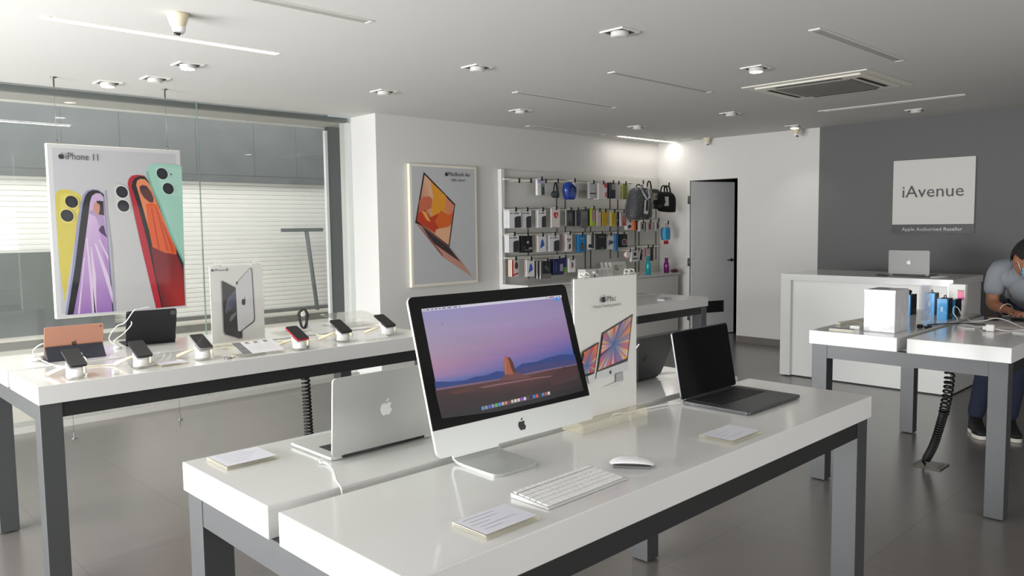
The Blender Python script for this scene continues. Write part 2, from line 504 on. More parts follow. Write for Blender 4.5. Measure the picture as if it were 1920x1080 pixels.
linear_light(7.79, 3.53, 'thin unlit strip light lying crosswise beside the grey wall', along='Y')

SOCK = pm('dark_lamp_recess', (70, 68, 66), 0.7)
LAMPW = pm('white_lamp_body', (205, 203, 198), 0.4)
BULB = pm('lit_lamp', (255, 250, 245), 0.4, emit=(255, 246, 240), estr=12.0)
BULBO = pm('unlit_lamp', (214, 212, 206), 0.3)
def downlight(x, y, label, lit=False, s=0.165):
    t = thing('downlight', label, 'ceiling light', (x, y, CZ), 0, 'square downlights in the ceiling')
    h = s / 2
    m = MB()
    m.bx(-h, h, -h, -h + 0.012, -0.008, 0); m.bx(-h, h, h - 0.012, h, -0.008, 0); m.bx(-h, -h + 0.012, -h + 0.012, h - 0.012, -0.008, 0); m.bx(h - 0.012, h, -h + 0.012, h - 0.012, -0.008, 0)
    m.build('trim_ring', FRAMEW, t)
    MB().bx(-h + 0.012, h - 0.012, -h + 0.012, h - 0.012, -0.003, -0.001).build('recess', SOCK, t)
    k = MB(); k.lathe([(0.049, -0.030), (0.052, -0.028), (0.052, -0.004), (0.045, -0.003)], 24, smooth=False)
    lb = k.build('lamp', LAMPW, t)
    MB().lathe([(0.043, -0.0325), (0.043, -0.0295)], 24).build('lens', BULB if lit else BULBO, lb)
    return t
downlight(3.675, 2.87, 'largest square downlight, unlit, in the ceiling above the desktop computer')
downlight(3.72, 4.156, 'unlit square downlight left of the two grey strip lights, second from the camera')
downlight(3.79, 5.385, 'small unlit square downlight in the ceiling nearest the white column')
downlight(5.41, 5.43, 'small unlit square downlight just before the wall of accessories')
downlight(5.26, 2.875, 'lit square downlight beside the air conditioner', True)
downlight(7.2, 4.21, 'small unlit downlight left of the air conditioner, before the doorway')
downlight(7.32, 5.465, 'tiny unlit downlight above the far end of the accessory panel')
downlight(8.72, 4.275, 'lit downlight next to the dome camera at the grey wall corner', True)
downlight(8.48, 2.88, 'unlit downlight in front of the dark grey wall')
downlight(2.185, 5.364, 'lit square downlight under the left glowing strip light', True)
downlight(1.998, 6.396, 'lit square downlight between the two poster hanging wires', True)
dl = downlight(2.20, 6.0, 'unlit tilted square downlight between two lit ones near the glass')
dl.rotation_euler = (0, 0, 0)
downlight(6.25, 0.95, 'unlit downlight cut off at the right edge of the photo')
tag(MB().bx(-0.08, 0.08, -0.08, 0.08, -0.006, 0).build('ceiling_hatch', FRAMEW, None, (8.98, 5.86, CZ)), 'small flush white plate in the ceiling above the doorway', 'plate')

def dome(x, y, label, ang=0.0, k=1.0):
    t = thing('dome_camera', label, 'security camera', (x, y, CZ), ang, 'cream dome cameras under the ceiling')
    MB().lathe([(0.028 * k, -0.075 * k), (0.038 * k, -0.062 * k), (0.054 * k, -0.012 * k), (0.056 * k, 0)], 28).build('housing', CREAM, t)
    b = MB(); b.ball((0.004, 0, -0.074 * k), (0.034 * k, 0.034 * k, 0.032 * k))
    e = b.build('ball', WPL, t)
    MB().lathe([(0.017 * k, 0), (0.019 * k, 0.012 * k)], 20, (-0.012 * k, -0.012 * k, -0.111 * k), M=Matrix.Rotation(math.radians(18), 4, 'X')).build('lens', BLK, e)
dome(1.65, 4.15, 'cream dome camera beside the left glowing strip light')
dome(9.02, 5.62, 'small cream dome camera above the doorway', 0.5, 0.85)
dome(8.93, 4.36, 'small cream dome camera at the corner of the grey wall', 0.5, 0.95)

# square air conditioner
ac = thing('air_conditioner', 'square white ceiling air conditioner with a grey grille', 'air conditioner', (6.40, 2.865, CZ))
m = MB(); m.prism([(-0.475, -0.505, -0.0), (0.475, -0.505, -0.0), (0.475, 0.505, -0.0), (-0.475, 0.505, -0.0)], (0, 0, -0.007)); m.box((0, 0, -0.012), (0.80, 0.86, 0.016), None, 0.008)
m.build('cover', pm('air_conditioner_white', (222, 218, 206), 0.45), ac)
m = MB(); m.box((0.0, 0.0, -0.0225), (0.58, 0.62, 0.006), None, 0.003)
gr = m.build('grille', pm('grille_grey', (120, 118, 112), 0.6), ac)
m = MB()
for i in range(26):
    m.bx(-0.27, 0.27, -0.28 + i * 0.0218, -0.28 + i * 0.0218 + 0.008, -0.0275, -0.0255)
m.build('grille_bars', pm('grille_light', (150, 148, 141), 0.6), gr)
for (x0, x1, y0, y1) in ((-0.28, 0.28, 0.345, 0.385), (-0.28, 0.28, -0.385, -0.345), (-0.365, -0.33, -0.27, 0.27), (0.33, 0.365, -0.27, 0.27)):
    MB().bx(x0, x1, y0, y1, -0.0215, -0.0198).build('air_slot', pm('dark_slot', (30, 30, 30), 0.7), ac)

# ------------------------------------------------------------------ light and camera
def area(name, loc, rot, sx, sy, power, col=(1, 1, 1)):
    l = bpy.data.lights.new(name, 'AREA'); l.shape = 'RECTANGLE'; l.size = sx; l.size_y = sy; l.energy = power; l.color = col
    o = bpy.data.objects.new(name, l); COL.objects.link(o); o.location = loc; o.rotation_euler = rot
    return o
area('shopfront_daylight', (XF - 0.25, 4.2, 0.98), (0, -PI / 2 + 0.07, 0), 1.75, 4.6, DAY, (0.965, 0.985, 1.0))
area('side_daylight', (1.0, 8.2, 3.2), (math.radians(28), 0, 0), 9.0, 1.2, SIDE, (1.0, 0.98, 0.95))
area('right_side_fill', (2.6, YR + 0.06, 1.25), (PI / 2, 0, 0), 6.5, 1.5, FILL, (0.985, 0.99, 1.0))  # added fill lamp inside the solid right wall, not a window
area('strip_light_near', (1.83, 4.661, CZ - 0.02), (0, 0, 0), 1.25, 0.05, 12, (1, 0.97, 0.93))
area('strip_light_far', (8.55, 6.19, CZ - 0.02), (0, 0, 0), 1.25, 0.05, 2.5, (1, 0.97, 0.93))
for (x, y, p) in ((5.26, 2.875, 14), (8.72, 4.275, 22), (2.185, 5.364, 12), (1.998, 6.396, 10)):
    l = bpy.data.lights.new('downlight_lamp', 'SPOT'); l.energy = p * 0.45; l.spot_size = math.radians(95); l.spot_blend = 0.8; l.shadow_soft_size = 0.04; l.color = (1, 0.95, 0.9)
    o = bpy.data.objects.new('downlight_lamp', l); COL.objects.link(o); o.location = (x, y, CZ - 0.05)

wd = bpy.data.worlds.new('bright_overcast'); S.world = wd; wd.use_nodes = True
bg = wd.node_tree.nodes['Background']
wtc = wd.node_tree.nodes.new('ShaderNodeTexCoord'); wsx = wd.node_tree.nodes.new('ShaderNodeSeparateXYZ')
wr = wd.node_tree.nodes.new('ShaderNodeValToRGB')
wr.color_ramp.elements[0].position = 0.45; wr.color_ramp.elements[0].color = (0.80, 0.82, 0.83, 1)
wr.color_ramp.elements[1].position = 0.75; wr.color_ramp.elements[1].color = (0.90, 0.96, 1.0, 1)
wm = wd.node_tree.nodes.new('ShaderNodeMapRange'); wm.inputs['From Min'].default_value = -1; wm.inputs['From Max'].default_value = 1
wd.node_tree.links.new(wtc.outputs['Generated'], wsx.inputs['Vector'])
wd.node_tree.links.new(wsx.outputs['Z'], wm.inputs['Value'])
wd.node_tree.links.new(wm.outputs['Result'], wr.inputs['Fac'])
wd.node_tree.links.new(wr.outputs['Color'], bg.inputs['Color'])
bg.inputs['Strength'].default_value = SKY

cd = bpy.data.cameras.new('camera'); cam = bpy.data.objects.new('camera', cd); COL.objects.link(cam)
yaw, pitch, roll = math.radians(45.884), math.radians(-4.545), math.radians(-0.721)
fwd = Vector((math.cos(yaw) * math.cos(pitch), math.sin(yaw) * math.cos(pitch), math.sin(pitch)))
rgt = Vector((math.sin(yaw), -math.cos(yaw), 0)); upv = rgt.cross(fwd)
r2 = rgt * math.cos(roll) + upv * math.sin(roll); u2 = upv * math.cos(roll) - rgt * math.sin(roll)
cam.matrix_world = Matrix(((r2.x, u2.x, -fwd.x, 0), (r2.y, u2.y, -fwd.y, 0), (r2.z, u2.z, -fwd.z, 1.5414), (0, 0, 0, 1)))
cd.sensor_width = 36.0; cd.lens = 1466.06 / 1920 * 36.0; cd.clip_start = 0.05
S.camera = cam
S.view_settings.view_transform = 'Standard'
S.view_settings.look = 'None'
S.view_settings.exposure = EXPO
S.view_settings.gamma = 1.0

# ================================================================== THE DISPLAY TABLES
HT = 0.90
def display_table(x0, y0, L, label, group=None, single=False):
    """two white slabs on one dark grey frame; x0,y0 = near corner of the front slab"""
    W = 1.048
    t = thing('display_table', label, 'table', (x0, y0, 0), 0, 'white display tables')
    for (a, b) in ((0.0, 0.497), (0.548, W)):
        MB().bx(0, L, a, b, 0.82, HT, bev=0.0025).build('tabletop', WHITE, t)
    lw = 0.085
    for lx in (0.006, L - 0.006 - lw):
        for ly in (0.012, W - 0.012 - 0.095):
            l = MB(); l.bx(lx, lx + lw, ly, ly + 0.09, 0.006, 0.8199, bev=0.0015); l.build('leg', GREY, t)
            MB().lathe([(0.018, 0), (0.018, 0.006)], 12, (lx + lw / 2, ly + 0.045, 0)).build('foot', BLKM, t)
    for lx in (0.008, L - 0.008 - 0.06):
        MB().bx(lx, lx + 0.06, 0.102, W - 0.107, 0.742, 0.8198).build('end_rail', GREY, t)
    for ly in (0.016, W - 0.016 - 0.05):
        MB().bx(0.091, L - 0.091, ly, ly + 0.05, 0.755, 0.8198).build('side_rail', RAILD, t)
    return t
TA = display_table(0.818, 1.119, 2.108, 'nearest white display table, carrying the desktop computer, keyboard and mouse')
TBt = display_table(0.812, 3.672, 2.11, 'white display table by the glass with a row of phones and two tablets')
TC = display_table(4.492, 1.043, 1.546, 'white display table before the counter with the blue boxes and wrapped carton')
TD = display_table(3.87, 3.700, 2.11, 'white display table near the doorway, partly hidden behind the desktop computer')
TB = TBt

# coiled cords hanging from the tables to plates in the floor
def coil(name, pts, r, turns, label, seg=10):
    path = bez(pts, 40)
    n = turns * seg
    out = []
    for i in range(n + 1):
        f = i / n * (len(path) - 1)
        k = min(int(f), len(path) - 2); p = path[k].lerp(path[k + 1], f - k)
        a = 2 * PI * i / seg
        t = (path[k + 1] - path[k]).normalized(); s1 = t.orthogonal().normalized(); s2 = t.cross(s1)
        out.append(p + (s1 * math.cos(a) + s2 * math.sin(a)) * r)
    return out
c1 = thing('coiled_cord', 'black coiled cord hanging under the phone table to the floor', 'cord', (2.35, 4.20, 0))
m = MB(); m.tube(coil('c', [(-0.02, 0.0, 0.815), (-0.01, 0.0, 0.5), (0, 0, 0.2), (0.01, 0, 0.03)], 0.022, 46, ''), 0.0065, 6)
m.build('coil', BLKM, c1)
MB().bx(-0.06, 0.08, -0.06, 0.06, 0.0, 0.006).build('floor_plate', STEEL, c1)
c2 = thing('coiled_cord', 'black coiled cord from the right-hand table down to a steel floor plate', 'cord', (5.25, 1.64, 0))
m = MB()
m.tube(coil('c', [(-0.36, -0.20, 0.80), (-0.33, -0.19, 0.6), (-0.24, -0.14, 0.40)], 0.024, 15, '', 12), 0.006, 6)
m.tube(coil('c', [(-0.24, -0.14, 0.40), (-0.13, -0.06, 0.18), (-0.04, 0.01, 0.05)], 0.02, 30, ''), 0.0068, 6)
m.tube(bez([(-0.04, 0.01, 0.05), (-0.05, 0.03, 0.04), (-0.03, 0.02, 0.012)], 6), 0.008, 8)
m.build('coil', BLKM, c2)
p2 = MB(); p2.bx(-0.085, 0.085, -0.085, 0.085, 0, 0.006, bev=0.002); p2.bx(-0.06, 0.06, -0.06, 0.06, 0.006, 0.0075)
p2.build('floor_plate', pm('dark_floor_plate', (92, 84, 74), 0.35, metal=0.8), c2)

# ------------------------------------------------------------------ small builders for the things on the tables
def price_card(loc, rz, label, w=0.162, d=0.115, lines=5, group=None):
    """clear acrylic block with a printed sheet under it"""
    t = thing('price_card', label, 'price card', loc, rz, 'acrylic price cards on the tables')
    MB().box((0, 0, 0.005), (w, d, 0.010), None, 0.0015).build('acrylic_block', ACRE, t)
    sh = [(rc(-w / 2 + .003, w / 2 - .003, -d / 2 + .004, d / 2 - .004), (214, 214, 222))]
    rnd = random.Random(int(loc[0] * 1000))
    for i in range(lines):
        v = d / 2 - 0.018 - i * (d - 0.03) / lines
        a = -w / 2 + 0.012 + rnd.random() * 0.015
        sh.append((rc(a, a + w * (0.25 + 0.45 * rnd.random()), v - 0.0016, v), (150, 150, 160)))
    art('printed_sheet', t, (0, 0, 0.0102), (1, 0, 0), (0, 1, 0), sh, INKM, step=0.0002)
    return t
price_card((0.945, 2.062, HT), 0.0, 'acrylic price card on the corner of the nearest table, beside the open silver laptop', 0.150, 0.13)
price_card((1.118, 1.212, HT), 0.0, 'acrylic price card in the foreground, left of the white keyboard', 0.158, 0.112)
price_card((2.087, 1.211, HT), 0.0, 'acrylic price card in front of the dark open laptop', 0.168, 0.115, 4)

# desktop computer ---------------------------------------------------------------
def desktop():
    t = thing('desktop_computer', 'large silver all-in-one desktop computer showing a pink desert sunset', 'computer', (1.3831, 1.3917, HT), -0.0287)
    a = 0.2885
    w, h = 0.5457, 0.3877
    zb = 0.1026
    R = Matrix.Translation((0, 0, zb)) @ Matrix.Rotation(-a, 4, 'X')       # local x, y (depth), z (up the screen)
    def body(pts, y0, y1, name, mat, par):
        m = MB(); m.prism([(p[0], y0, p[1]) for p in pts], (0, y1 - y0, 0))
        o = m.build(name, mat, par); o.matrix_local = R
        return o
    full = rrect(-w / 2, w / 2, 0, h, 0.016, 6)
    sh = body(full, 0.0, 0.006, 'screen_shell', ALU, t)
    # domed back
    m = MB()
    rings = []
    for k, (s, y) in enumerate(((1.0, 0.006), (0.86, 0.022), (0.55, 0.045), (0.25, 0.055))):
        rings.append([m.bm.verts.new((p[0] * s, y, h / 2 + (p[1] - h / 2) * s)) for p in full])
    for A, B_ in zip(rings, rings[1:]):
        n = len(A)
        for i in range(n):
            f = m.bm.faces.new((A[i], A[(i + 1) % n], B_[(i + 1) % n], B_[i])); f.smooth = True
    m.bm.faces.new(rings[-1])
    bmesh.ops.recalc_face_normals(m.bm, faces=m.bm.faces[:])
    o = m.build('rear_shell', ALU, t); o.matrix_local = R
    chin = 0.0655
    top = [(-w / 2 + 0.001, chin), (w / 2 - 0.001, chin)] + [p for p in rrect(-w / 2 + 0.001, w / 2 - 0.001, 0, h - 0.001, 0.015, 6) if p[1] > chin][:14]
    gl = body(top, -0.002, 0.0, 'screen_glass', pm('screen_black_glass', (8, 8, 9), 0.12, spec=0.3), t)
    x0, x1, v0, v1 = 0.0335, w - 0.0285, 0.094, h - 0.032
    shp = []
    # sky: vertex-coloured strips, lilac to pink to blue, darker at the right
    rows = [(1.0, (150, 146, 190), (142, 130, 170)), (0.78, (160, 148, 178), (150, 132, 170)), (0.58, (166, 143, 166), (140, 112, 158)), (0.46, (172, 132, 160), (110, 96, 160)),
            (0.38, (160, 126, 166), (66, 88, 156)), (0.30, (96, 110, 168), (50, 80, 150)), (0.0, (60, 70, 120), (40, 50, 90))]
    for (a0, l0, r0), (a1, l1, r1) in zip(rows, rows[1:]):
        ya, yb = v0 + (v1 - v0) * a0, v0 + (v1 - v0) * a1
        md0 = tuple((p + q) / 2 + (6 if i != 1 else 0) for i, (p, q) in enumerate(zip(l0, r0))); md1 = tuple((p + q) / 2 for p, q in zip(l1, r1))
        xm = (x0 + x1) / 2
        shp.append(([(x0, ya), (xm, ya), (xm, yb), (x0, yb)], [l0, md0, md1, l1]))
        shp.append(([(xm, ya), (x1, ya), (x1, yb), (xm, yb)], [md0, r0, r1, md1]))
    shp.append(([(0.0307,0.1789),(0.0798,0.1718),(0.1206,0.1691),(0.1556,0.173),(0.1901,0.1716),(0.2304,0.1774),(0.2504,0.1724),(0.2914,0.175),(0.3198,0.1854),(0.3714,0.1835),(0.4098,0.1884),(0.466,0.1913),(0.5107,0.1858),(0.5195,0.1848),(0.5217,0.1571),(0.3337,0.155),(0.1804,0.1571),(0.0301,0.1597)], (44, 62, 124)))
    shp.append(([(0.2902,0.1704),(0.3396,0.1757),(0.4063,0.1766),(0.5207,0.1689),(0.5217,0.1571),(0.3337,0.155),(0.2901,0.1587)], (62, 62, 112)))
    shp.append(([(0.0306,0.1618),(0.1071,0.1601),(0.2399,0.1565),(0.3675,0.1587),(0.5209,0.1582),(0.5211,0.1542),(0.3658,0.1529),(0.2384,0.151),(0.0306,0.1564)], (120, 92, 112)))
    br = [(78, 44, 44), (84, 50, 48), (70, 40, 40)]
    g0 = [(0.0277,0.1575),(0.1796,0.1539),(0.3334,0.1539),(0.5214,0.1551)]
    g1 = [(0.0287,0.1288),(0.1998,0.1192),(0.3394,0.1185),(0.5226,0.1221)]
    g2 = [(0.0311,0.0904),(0.2036,0.0779),(0.3439,0.0776),(0.5244,0.0819)]
    cA = [(66, 40, 42), (88, 54, 52), (92, 56, 54), (64, 36, 38)]
    cB = [(46, 30, 34), (50, 30, 32), (56, 34, 36), (44, 28, 32)]
    cC = [(8, 7, 9), (9, 7, 9), (10, 8, 10), (9, 8, 10)]
    for q0, q1, d0, d1 in ((g0, g1, cA, cB), (g1, g2, cB, cC)):
        for i in range(3):
            shp.append(([q0[i], q0[i + 1], q1[i + 1], q1[i]], [d0[i], d0[i + 1], d1[i + 1], d1[i]]))
    x0b = [(x0, v0), (x1, v0)]
    shp.append(([g2[0], g2[1], g2[2], g2[3], x0b[1], x0b[0]], (9, 8, 10)))
    shp.append(([(0.16,0.1455),(0.2369,0.1454),(0.353,0.1427),(0.4256,0.1385),(0.4282,0.1357),(0.352,0.1393),(0.2357,0.141),(0.1765,0.1419)], (128, 88, 92)))
    shp.append(([(0.0661,0.1488),(0.1377,0.1478),(0.1468,0.1386),(0.0776,0.1406)], (84, 48, 44)))
    shp.append(([(0.4003,0.1336),(0.4536,0.1507),(0.4696,0.1572),(0.4822,0.1518),(0.5176,0.1501),(0.5118,0.1177),(0.4561,0.1133),(0.4045,0.1136)], (66, 40, 43)))
    shp.append(([(0.2329,0.1529),(0.2517,0.1659),(0.2907,0.1668),(0.3059,0.1589),(0.3323,0.15),(0.3408,0.1457),(0.2683,0.1478)], (104, 66, 66)))
    shp.append(([(0.2521,0.1652),(0.2537,0.1824),(0.2598,0.2049),(0.2668,0.2122),(0.2725,0.2084),(0.2811,0.2055),(0.2871,0.1932),(0.2898,0.167),(0.2783,0.1615)], (158, 88, 62)))
    shp.append(([(0.273,0.2079),(0.2811,0.2055),(0.2871,0.1932),(0.291,0.1666),(0.2819,0.1631),(0.277,0.1793),(0.2762,0.1934)], (84, 44, 44)))
    shp.append(([(0.2589,0.198),(0.267,0.211),(0.2645,0.1903),(0.2562,0.1658),(0.2523,0.1659)], (176, 102, 70)))
    # dock
    d0 = [(0.1541,0.0986),(0.3955,0.1004),(0.3962,0.0895),(0.153,0.0877)]
    shp.append((d0, (70, 58, 66)))
    cols = [(70, 140, 220), (150, 140, 140), (60, 100, 190), (130, 150, 190), (90, 180, 90), (80, 140, 220), (190, 170, 160), (200, 130, 120), (120, 60, 50), (190, 190, 190), (220, 210, 200),
            (210, 200, 190), (150, 80, 190), (210, 200, 220), (60, 60, 64), (24, 24, 28), (50, 120, 210), (200, 90, 80), (40, 40, 44), (60, 130, 200), (180, 90, 80), (210, 205, 205)]
    for i, c in enumerate(cols):
        f0, f1 = (i + 0.12) / 22, (i + 0.88) / 22
        L0 = Vector(d0[0]).lerp(Vector(d0[1]), f0); L1 = Vector(d0[0]).lerp(Vector(d0[1]), f1)
        H0 = (Vector(d0[3]) - Vector(d0[0]))
        shp.append(([tuple(L0 + H0 * .82), tuple(L1 + H0 * .82), tuple(L1 + H0 * .12), tuple(L0 + H0 * .12)], c))
    # menu bar
    shp.append((rc(x0, x1, v1 - 0.0068, v1), (206, 202, 218)))
    for i, (a_, b_) in enumerate(((.004, .008), (.012, .022), (.027, .034), (.039, .046), (.051, .056), (.061, .072), (.077, .090), (.096, .108), (.113, .118))):
        shp.append((rc(x0 + a_, x0 + b_, v1 - .0048, v1 - .0022), (96, 92, 110)))
    for a_, b_ in ((.006, .012), (.018, .022), (.03, .05), (.058, .062)):
        shp.append((rc(x1 - b_, x1 - a_, v1 - .0048, v1 - .0022), (96, 92, 110)))
    shp.append(([(0.4882,0.3484),(0.4973,0.3524),(0.5046,0.3472),(0.501,0.3411),(0.4935,0.3398),(0.4873,0.3429)], (70, 146, 226)))
    shp.append(([(0.0851,0.3167),(0.0876,0.3136),(0.0851,0.3125)], (30, 30, 40)))
    shp = [([(p[0] - w / 2, p[1]) for p in s_[0]], s_[1]) for s_ in shp]
    ar = art('displayed_picture', gl, (0, -0.0021, 0), (1, 0, 0), (0, 0, 1), shp, printed('lit_screen', 0.25, estr=1.0), step=0.00004)
    lg = art('emblem', t, (0, -0.0004, 0), (1, 0, 0), (0, 0, 1), fruit([(0.2768,0.0332)][0][0] - w / 2, [(0.2768,0.0332)][0][1], 0.031, (10, 10, 11)), INK, step=0.0001)
    lg.matrix_local = R
    # stand: a bent plate, foot flat on the table
    fx0, fx1 = -0.063, 0.100
    m = MB()
    path = [(0.0599, 0.0045), (0.10, 0.0045), (0.17, 0.0047), (0.195, 0.007), (0.212, 0.014), (0.216, 0.03), (0.205, 0.06), (0.172, 0.14), (0.115, 0.235)]
    th = 0.0042
    A, B_ = [], []
    for i, (y, z) in enumerate(path):
        p0 = Vector(path[max(i - 1, 0)]); p1 = Vector(path[min(i + 1, len(path) - 1)])
        tt = (p1 - p0).normalized(); n = Vector((-tt.y, tt.x))
        A.append((y + n.x * th, z + n.y * th)); B_.append((y - n.x * th, z - n.y * th))
    loop = A + B_[::-1]
    m.prism([(fx0, y, max(z, 0.0003)) for (y, z) in loop], (fx1 - fx0, 0, 0))
    # rounded front corners of the foot
    m.prism([(x, y if y < 0.059 else 0.0601, 0.0003) for x, y in rrect(fx0, fx1, 0.034, 0.12, 0.026, 7) if y < 0.061], (0, 0, 0.0084))
    m.build('stand', ALU, t)
    return t
desktop()

# keyboard and mouse ------------------------------------------------------------------
kb = thing('keyboard', 'slim white keyboard in front of the desktop computer', 'keyboard', (1.3965, 1.243, HT), 0.012)
m = MB()
W2, D2 = 0.146, 0.0605
m.prism([(-W2, -D2, 0.001), (-W2, D2, 0.001), (-W2, D2, 0.0125), (-W2, -D2, 0.005)], (2 * W2, 0, 0))
m.build('base', pm('keyboard_silver', (206, 206, 204), 0.4, metal=0.3), kb)
rows = [[1] * 14, [1] * 13 + [1.5], [1.5] + [1] * 12 + [1], [1.75] + [1] * 11 + [1.75], [2.2] + [1] * 10 + [2.3], [1, 1, 1, 1.2, 5.2, 1.2, 1, 1, 1, 1]]
KEY = pm('white_keys', (235, 234, 231), 0.5)
tilt = math.atan2(0.0075, 2 * D2)
KM = Matrix.Translation((0, 0, 0.0088)) @ Matrix.Rotation(tilt, 4, 'X')
nkey = 0
for r_, row in enumerate(rows):
    tot = sum(row); u_ = (2 * W2 - 0.010) / tot
    x = -W2 + 0.005
    kh = 0.0165 if r_ else 0.011
    yc = D2 - 0.009 - r_ * 0.0190 + (0.0 if r_ else 0.001)
    for kw in row:
        k = MB(); k.box((x + kw * u_ / 2, yc, 0.0012), (kw * u_ - 0.0022, kh, 0.0026), None, 0.0006, seg=1)
        o = k.build('key', KEY, kb); o.matrix_local = KM
        x += kw * u_; nkey += 1

ms = thing('computer_mouse', 'white low-profile mouse right of the keyboard', 'mouse', (1.645, 1.246, HT), -0.93)
m = MB(); m.box((0, 0, 0.003), (0.100, 0.052, 0.006), None, 0.0025); m.build('mouse_base', pm('mouse_silver', (150, 150, 150), 0.4, metal=0.6), ms)
m = MB()
n_, q_ = 18, 10
gridv = []
for i in range(n_ + 1):
    xx = -0.061 + 0.122 * i / n_
    e = 1 - (abs(xx) / 0.061) ** 2.6
    hw = 0.031 * max(e, 0) ** 0.28
    gridv.append([m.bm.verts.new((xx, hw * math.sin(PI / 2 * (-1 + 2 * j / q_)), 0.0062 + 0.0165 * max(e, 0) ** 0.8 * (0.55 + 0.45 * math.cos(PI / 2 * (-1 + 2 * j / q_))))) for j in range(q_ + 1)])
for i in range(n_):
    for j in range(q_):
        f = m.bm.faces.new((gridv[i][j], gridv[i + 1][j], gridv[i + 1][j + 1], gridv[i][j + 1])); f.smooth = True
bmesh.ops.remove_doubles(m.bm, verts=m.bm.verts[:], dist=1e-5)
m._paint(m.bm.faces[:], 0)
m.build('mouse_shell', pm('mouse_white', (238, 238, 238), 0.12, coat=0.4), ms)

# laptops -----------------------------------------------------------------------------
def laptop(name, label, loc, rz, w, d, lidh, lean, mat, keymat, th=0.012, emb=None, keys=True, tail=0.003, emb_h=0.045, bez=True):
    """origin at the middle of the hinge line; the user sits on the local -Y side; lean = lid angle past vertical"""
    t = thing(name, label, 'laptop', loc, rz, 'open laptops on show')
    m = MB()
    b = rrect(-w / 2, w / 2, -d, 0, 0.012, 5)
    m.prism([(x, y, 0.004) for x, y in b], (0, 0, th - 0.004))
    m.prism([(x * 0.96, -d / 2 + (y + d / 2) * 0.94, 0.0005) for x, y in b], (0, 0, 0.0035))
    base = m.build('base', mat, t)
    if keys:
        MB().bx(-w / 2 + 0.032, w / 2 - 0.032, -d * 0.53, -0.018, th + 0.0001, th + 0.0004).build('key_well', keymat, base)
        for r_ in range(6):
            k = MB()
            y1 = -0.022 - r_ * (d * 0.53 - 0.024) / 6
            for c in range(14):
                kx = -w / 2 + 0.034 + c * (w - 0.068) / 14
                k.bx(kx, kx + (w - 0.068) / 14 - 0.002, y1 - (d * 0.53 - 0.024) / 6 + 0.002, y1, th + 0.0004, th + 0.0014)
            k.build('key_row', keymat, base)
        MB().bx(-w * 0.17, w * 0.17, -d + 0.008, -d * 0.57, th + 0.0001, th + 0.0004).build('trackpad', mat, base)
    L = Matrix.Translation((0, 0, th)) @ Matrix.Rotation(-lean, 4, 'X')
    lp = rrect(-w / 2, w / 2, 0.002, lidh, 0.011, 5)
    m = MB(); m.prism([(x, 0.0, z) for x, z in lp], (0, 0.0055, 0))
    lid = m.build('lid', mat, t); lid.matrix_local = L
    m = MB(); m.prism([(x * 0.985, -0.0008, 0.004 + (z - 0.002) * 0.975) for x, z in lp], (0, 0.0008, 0))
    m.build('screen', pm('dark_screen', (12, 12, 13), 0.07, spec=0.5), lid)
    m = MB(); m.tube([(-w * 0.40, 0.002, th - 0.002), (w * 0.40, 0.002, th - 0.002)], 0.0055, 10)
    m.build('hinge_bar', pm('hinge_dark', (60, 60, 62), 0.4, metal=0.6), t)
    if emb is not None:
        art('emblem', lid, (0, 0.0056, 0), (-1, 0, 0), (0, 0, 1), fruit(0, lidh * 0.52, emb_h, emb), INK, step=0.0002)
    return t
KEYB = pm('black_keys', (22, 22, 23), 0.5)
# the user of this one sits on the far side, so its lid back faces the camera
laptop('laptop', 'open silver laptop with a pale fruit emblem, back turned, left of the desktop computer', (1.281, 1.862, HT), PI, 0.352, 0.232, 0.222, 0.07, ALU, KEYB, emb=(244, 244, 244), emb_h=0.05)
laptop('laptop', 'dark grey open laptop with a black screen, right of the desktop computer', (2.5294, 1.553, HT), 0.0, 0.374, 0.262, 0.247, 0.1825, ALUD, KEYB)
laptop('laptop', 'dark grey laptop tilted open behind the sign holder, its lid back facing the viewer', (2.535, 1.905, HT), PI, 0.335, 0.225, 0.205, 0.42, ALUD, KEYB, emb=(40, 40, 42), emb_h=0.035)
lc = laptop('laptop', 'silver laptop standing open on the white counter below the shop sign', (7.66, 2.626, 1.035), PI / 2, 0.358, 0.24, 0.222, 0.02, pm('counter_laptop_alu', (126, 125, 123), 0.45, metal=0.35), KEYB, emb=(236, 236, 236), keys=False)

# sign holder with the printed sheet for the desktop computer --------------------------
def sign_holder(name, label, O, w, h, sheet, depth=0.085, clips=True):
    t = thing(name, label, 'sign', (O[0] + w / 2, O[1], HT), 0, 'clear sign holders on the tables')
    MB().box((0, 0, 0.015), (w + 0.02, depth, 0.030), None, 0.002).build('acrylic_foot', ACRE, t)
    m = MB(); m.bx(-w / 2 - 0.004, w / 2 + 0.004, -0.006, -0.003, 0.030, O[2] - HT + h + 0.006); m.bx(-w / 2 - 0.004, w / 2 + 0.004, 0.003, 0.006, 0.030, O[2] - HT + h + 0.006)
    m.build('acrylic_panel', SACR, t)
    MB().bx(-w / 2, w / 2, -0.0015, 0.0025, 0.032, O[2] - HT + h).build('paper_sheet', pm('sheet_paper', (224, 223, 219), 0.5), t)
    art('print', t, (-w / 2, -0.002, O[2] - HT), (1, 0, 0), (0, 0, 1), sheet, INKM, step=0.0001)
    if clips:
        for cx in (-w * 0.33, w * 0.40):
            m = MB()
            for dx in (-0.02, 0.006):
                m.tube([(cx + dx, -0.012, O[2] - HT + h - 0.004), (cx + dx, -0.010, O[2] - HT + h + 0.016), (cx + dx, 0.006, O[2] - HT + h + 0.02), (cx + dx, 0.011, O[2] - HT + h - 0.004)], 0.003, 6)
            m.box((cx - 0.007, 0, O[2] - HT + h + 0.006), (0.03, 0.018, 0.003))
            m.build('clip', ACR, t)
    return t
W_C, H_C = 0.315, 0.445
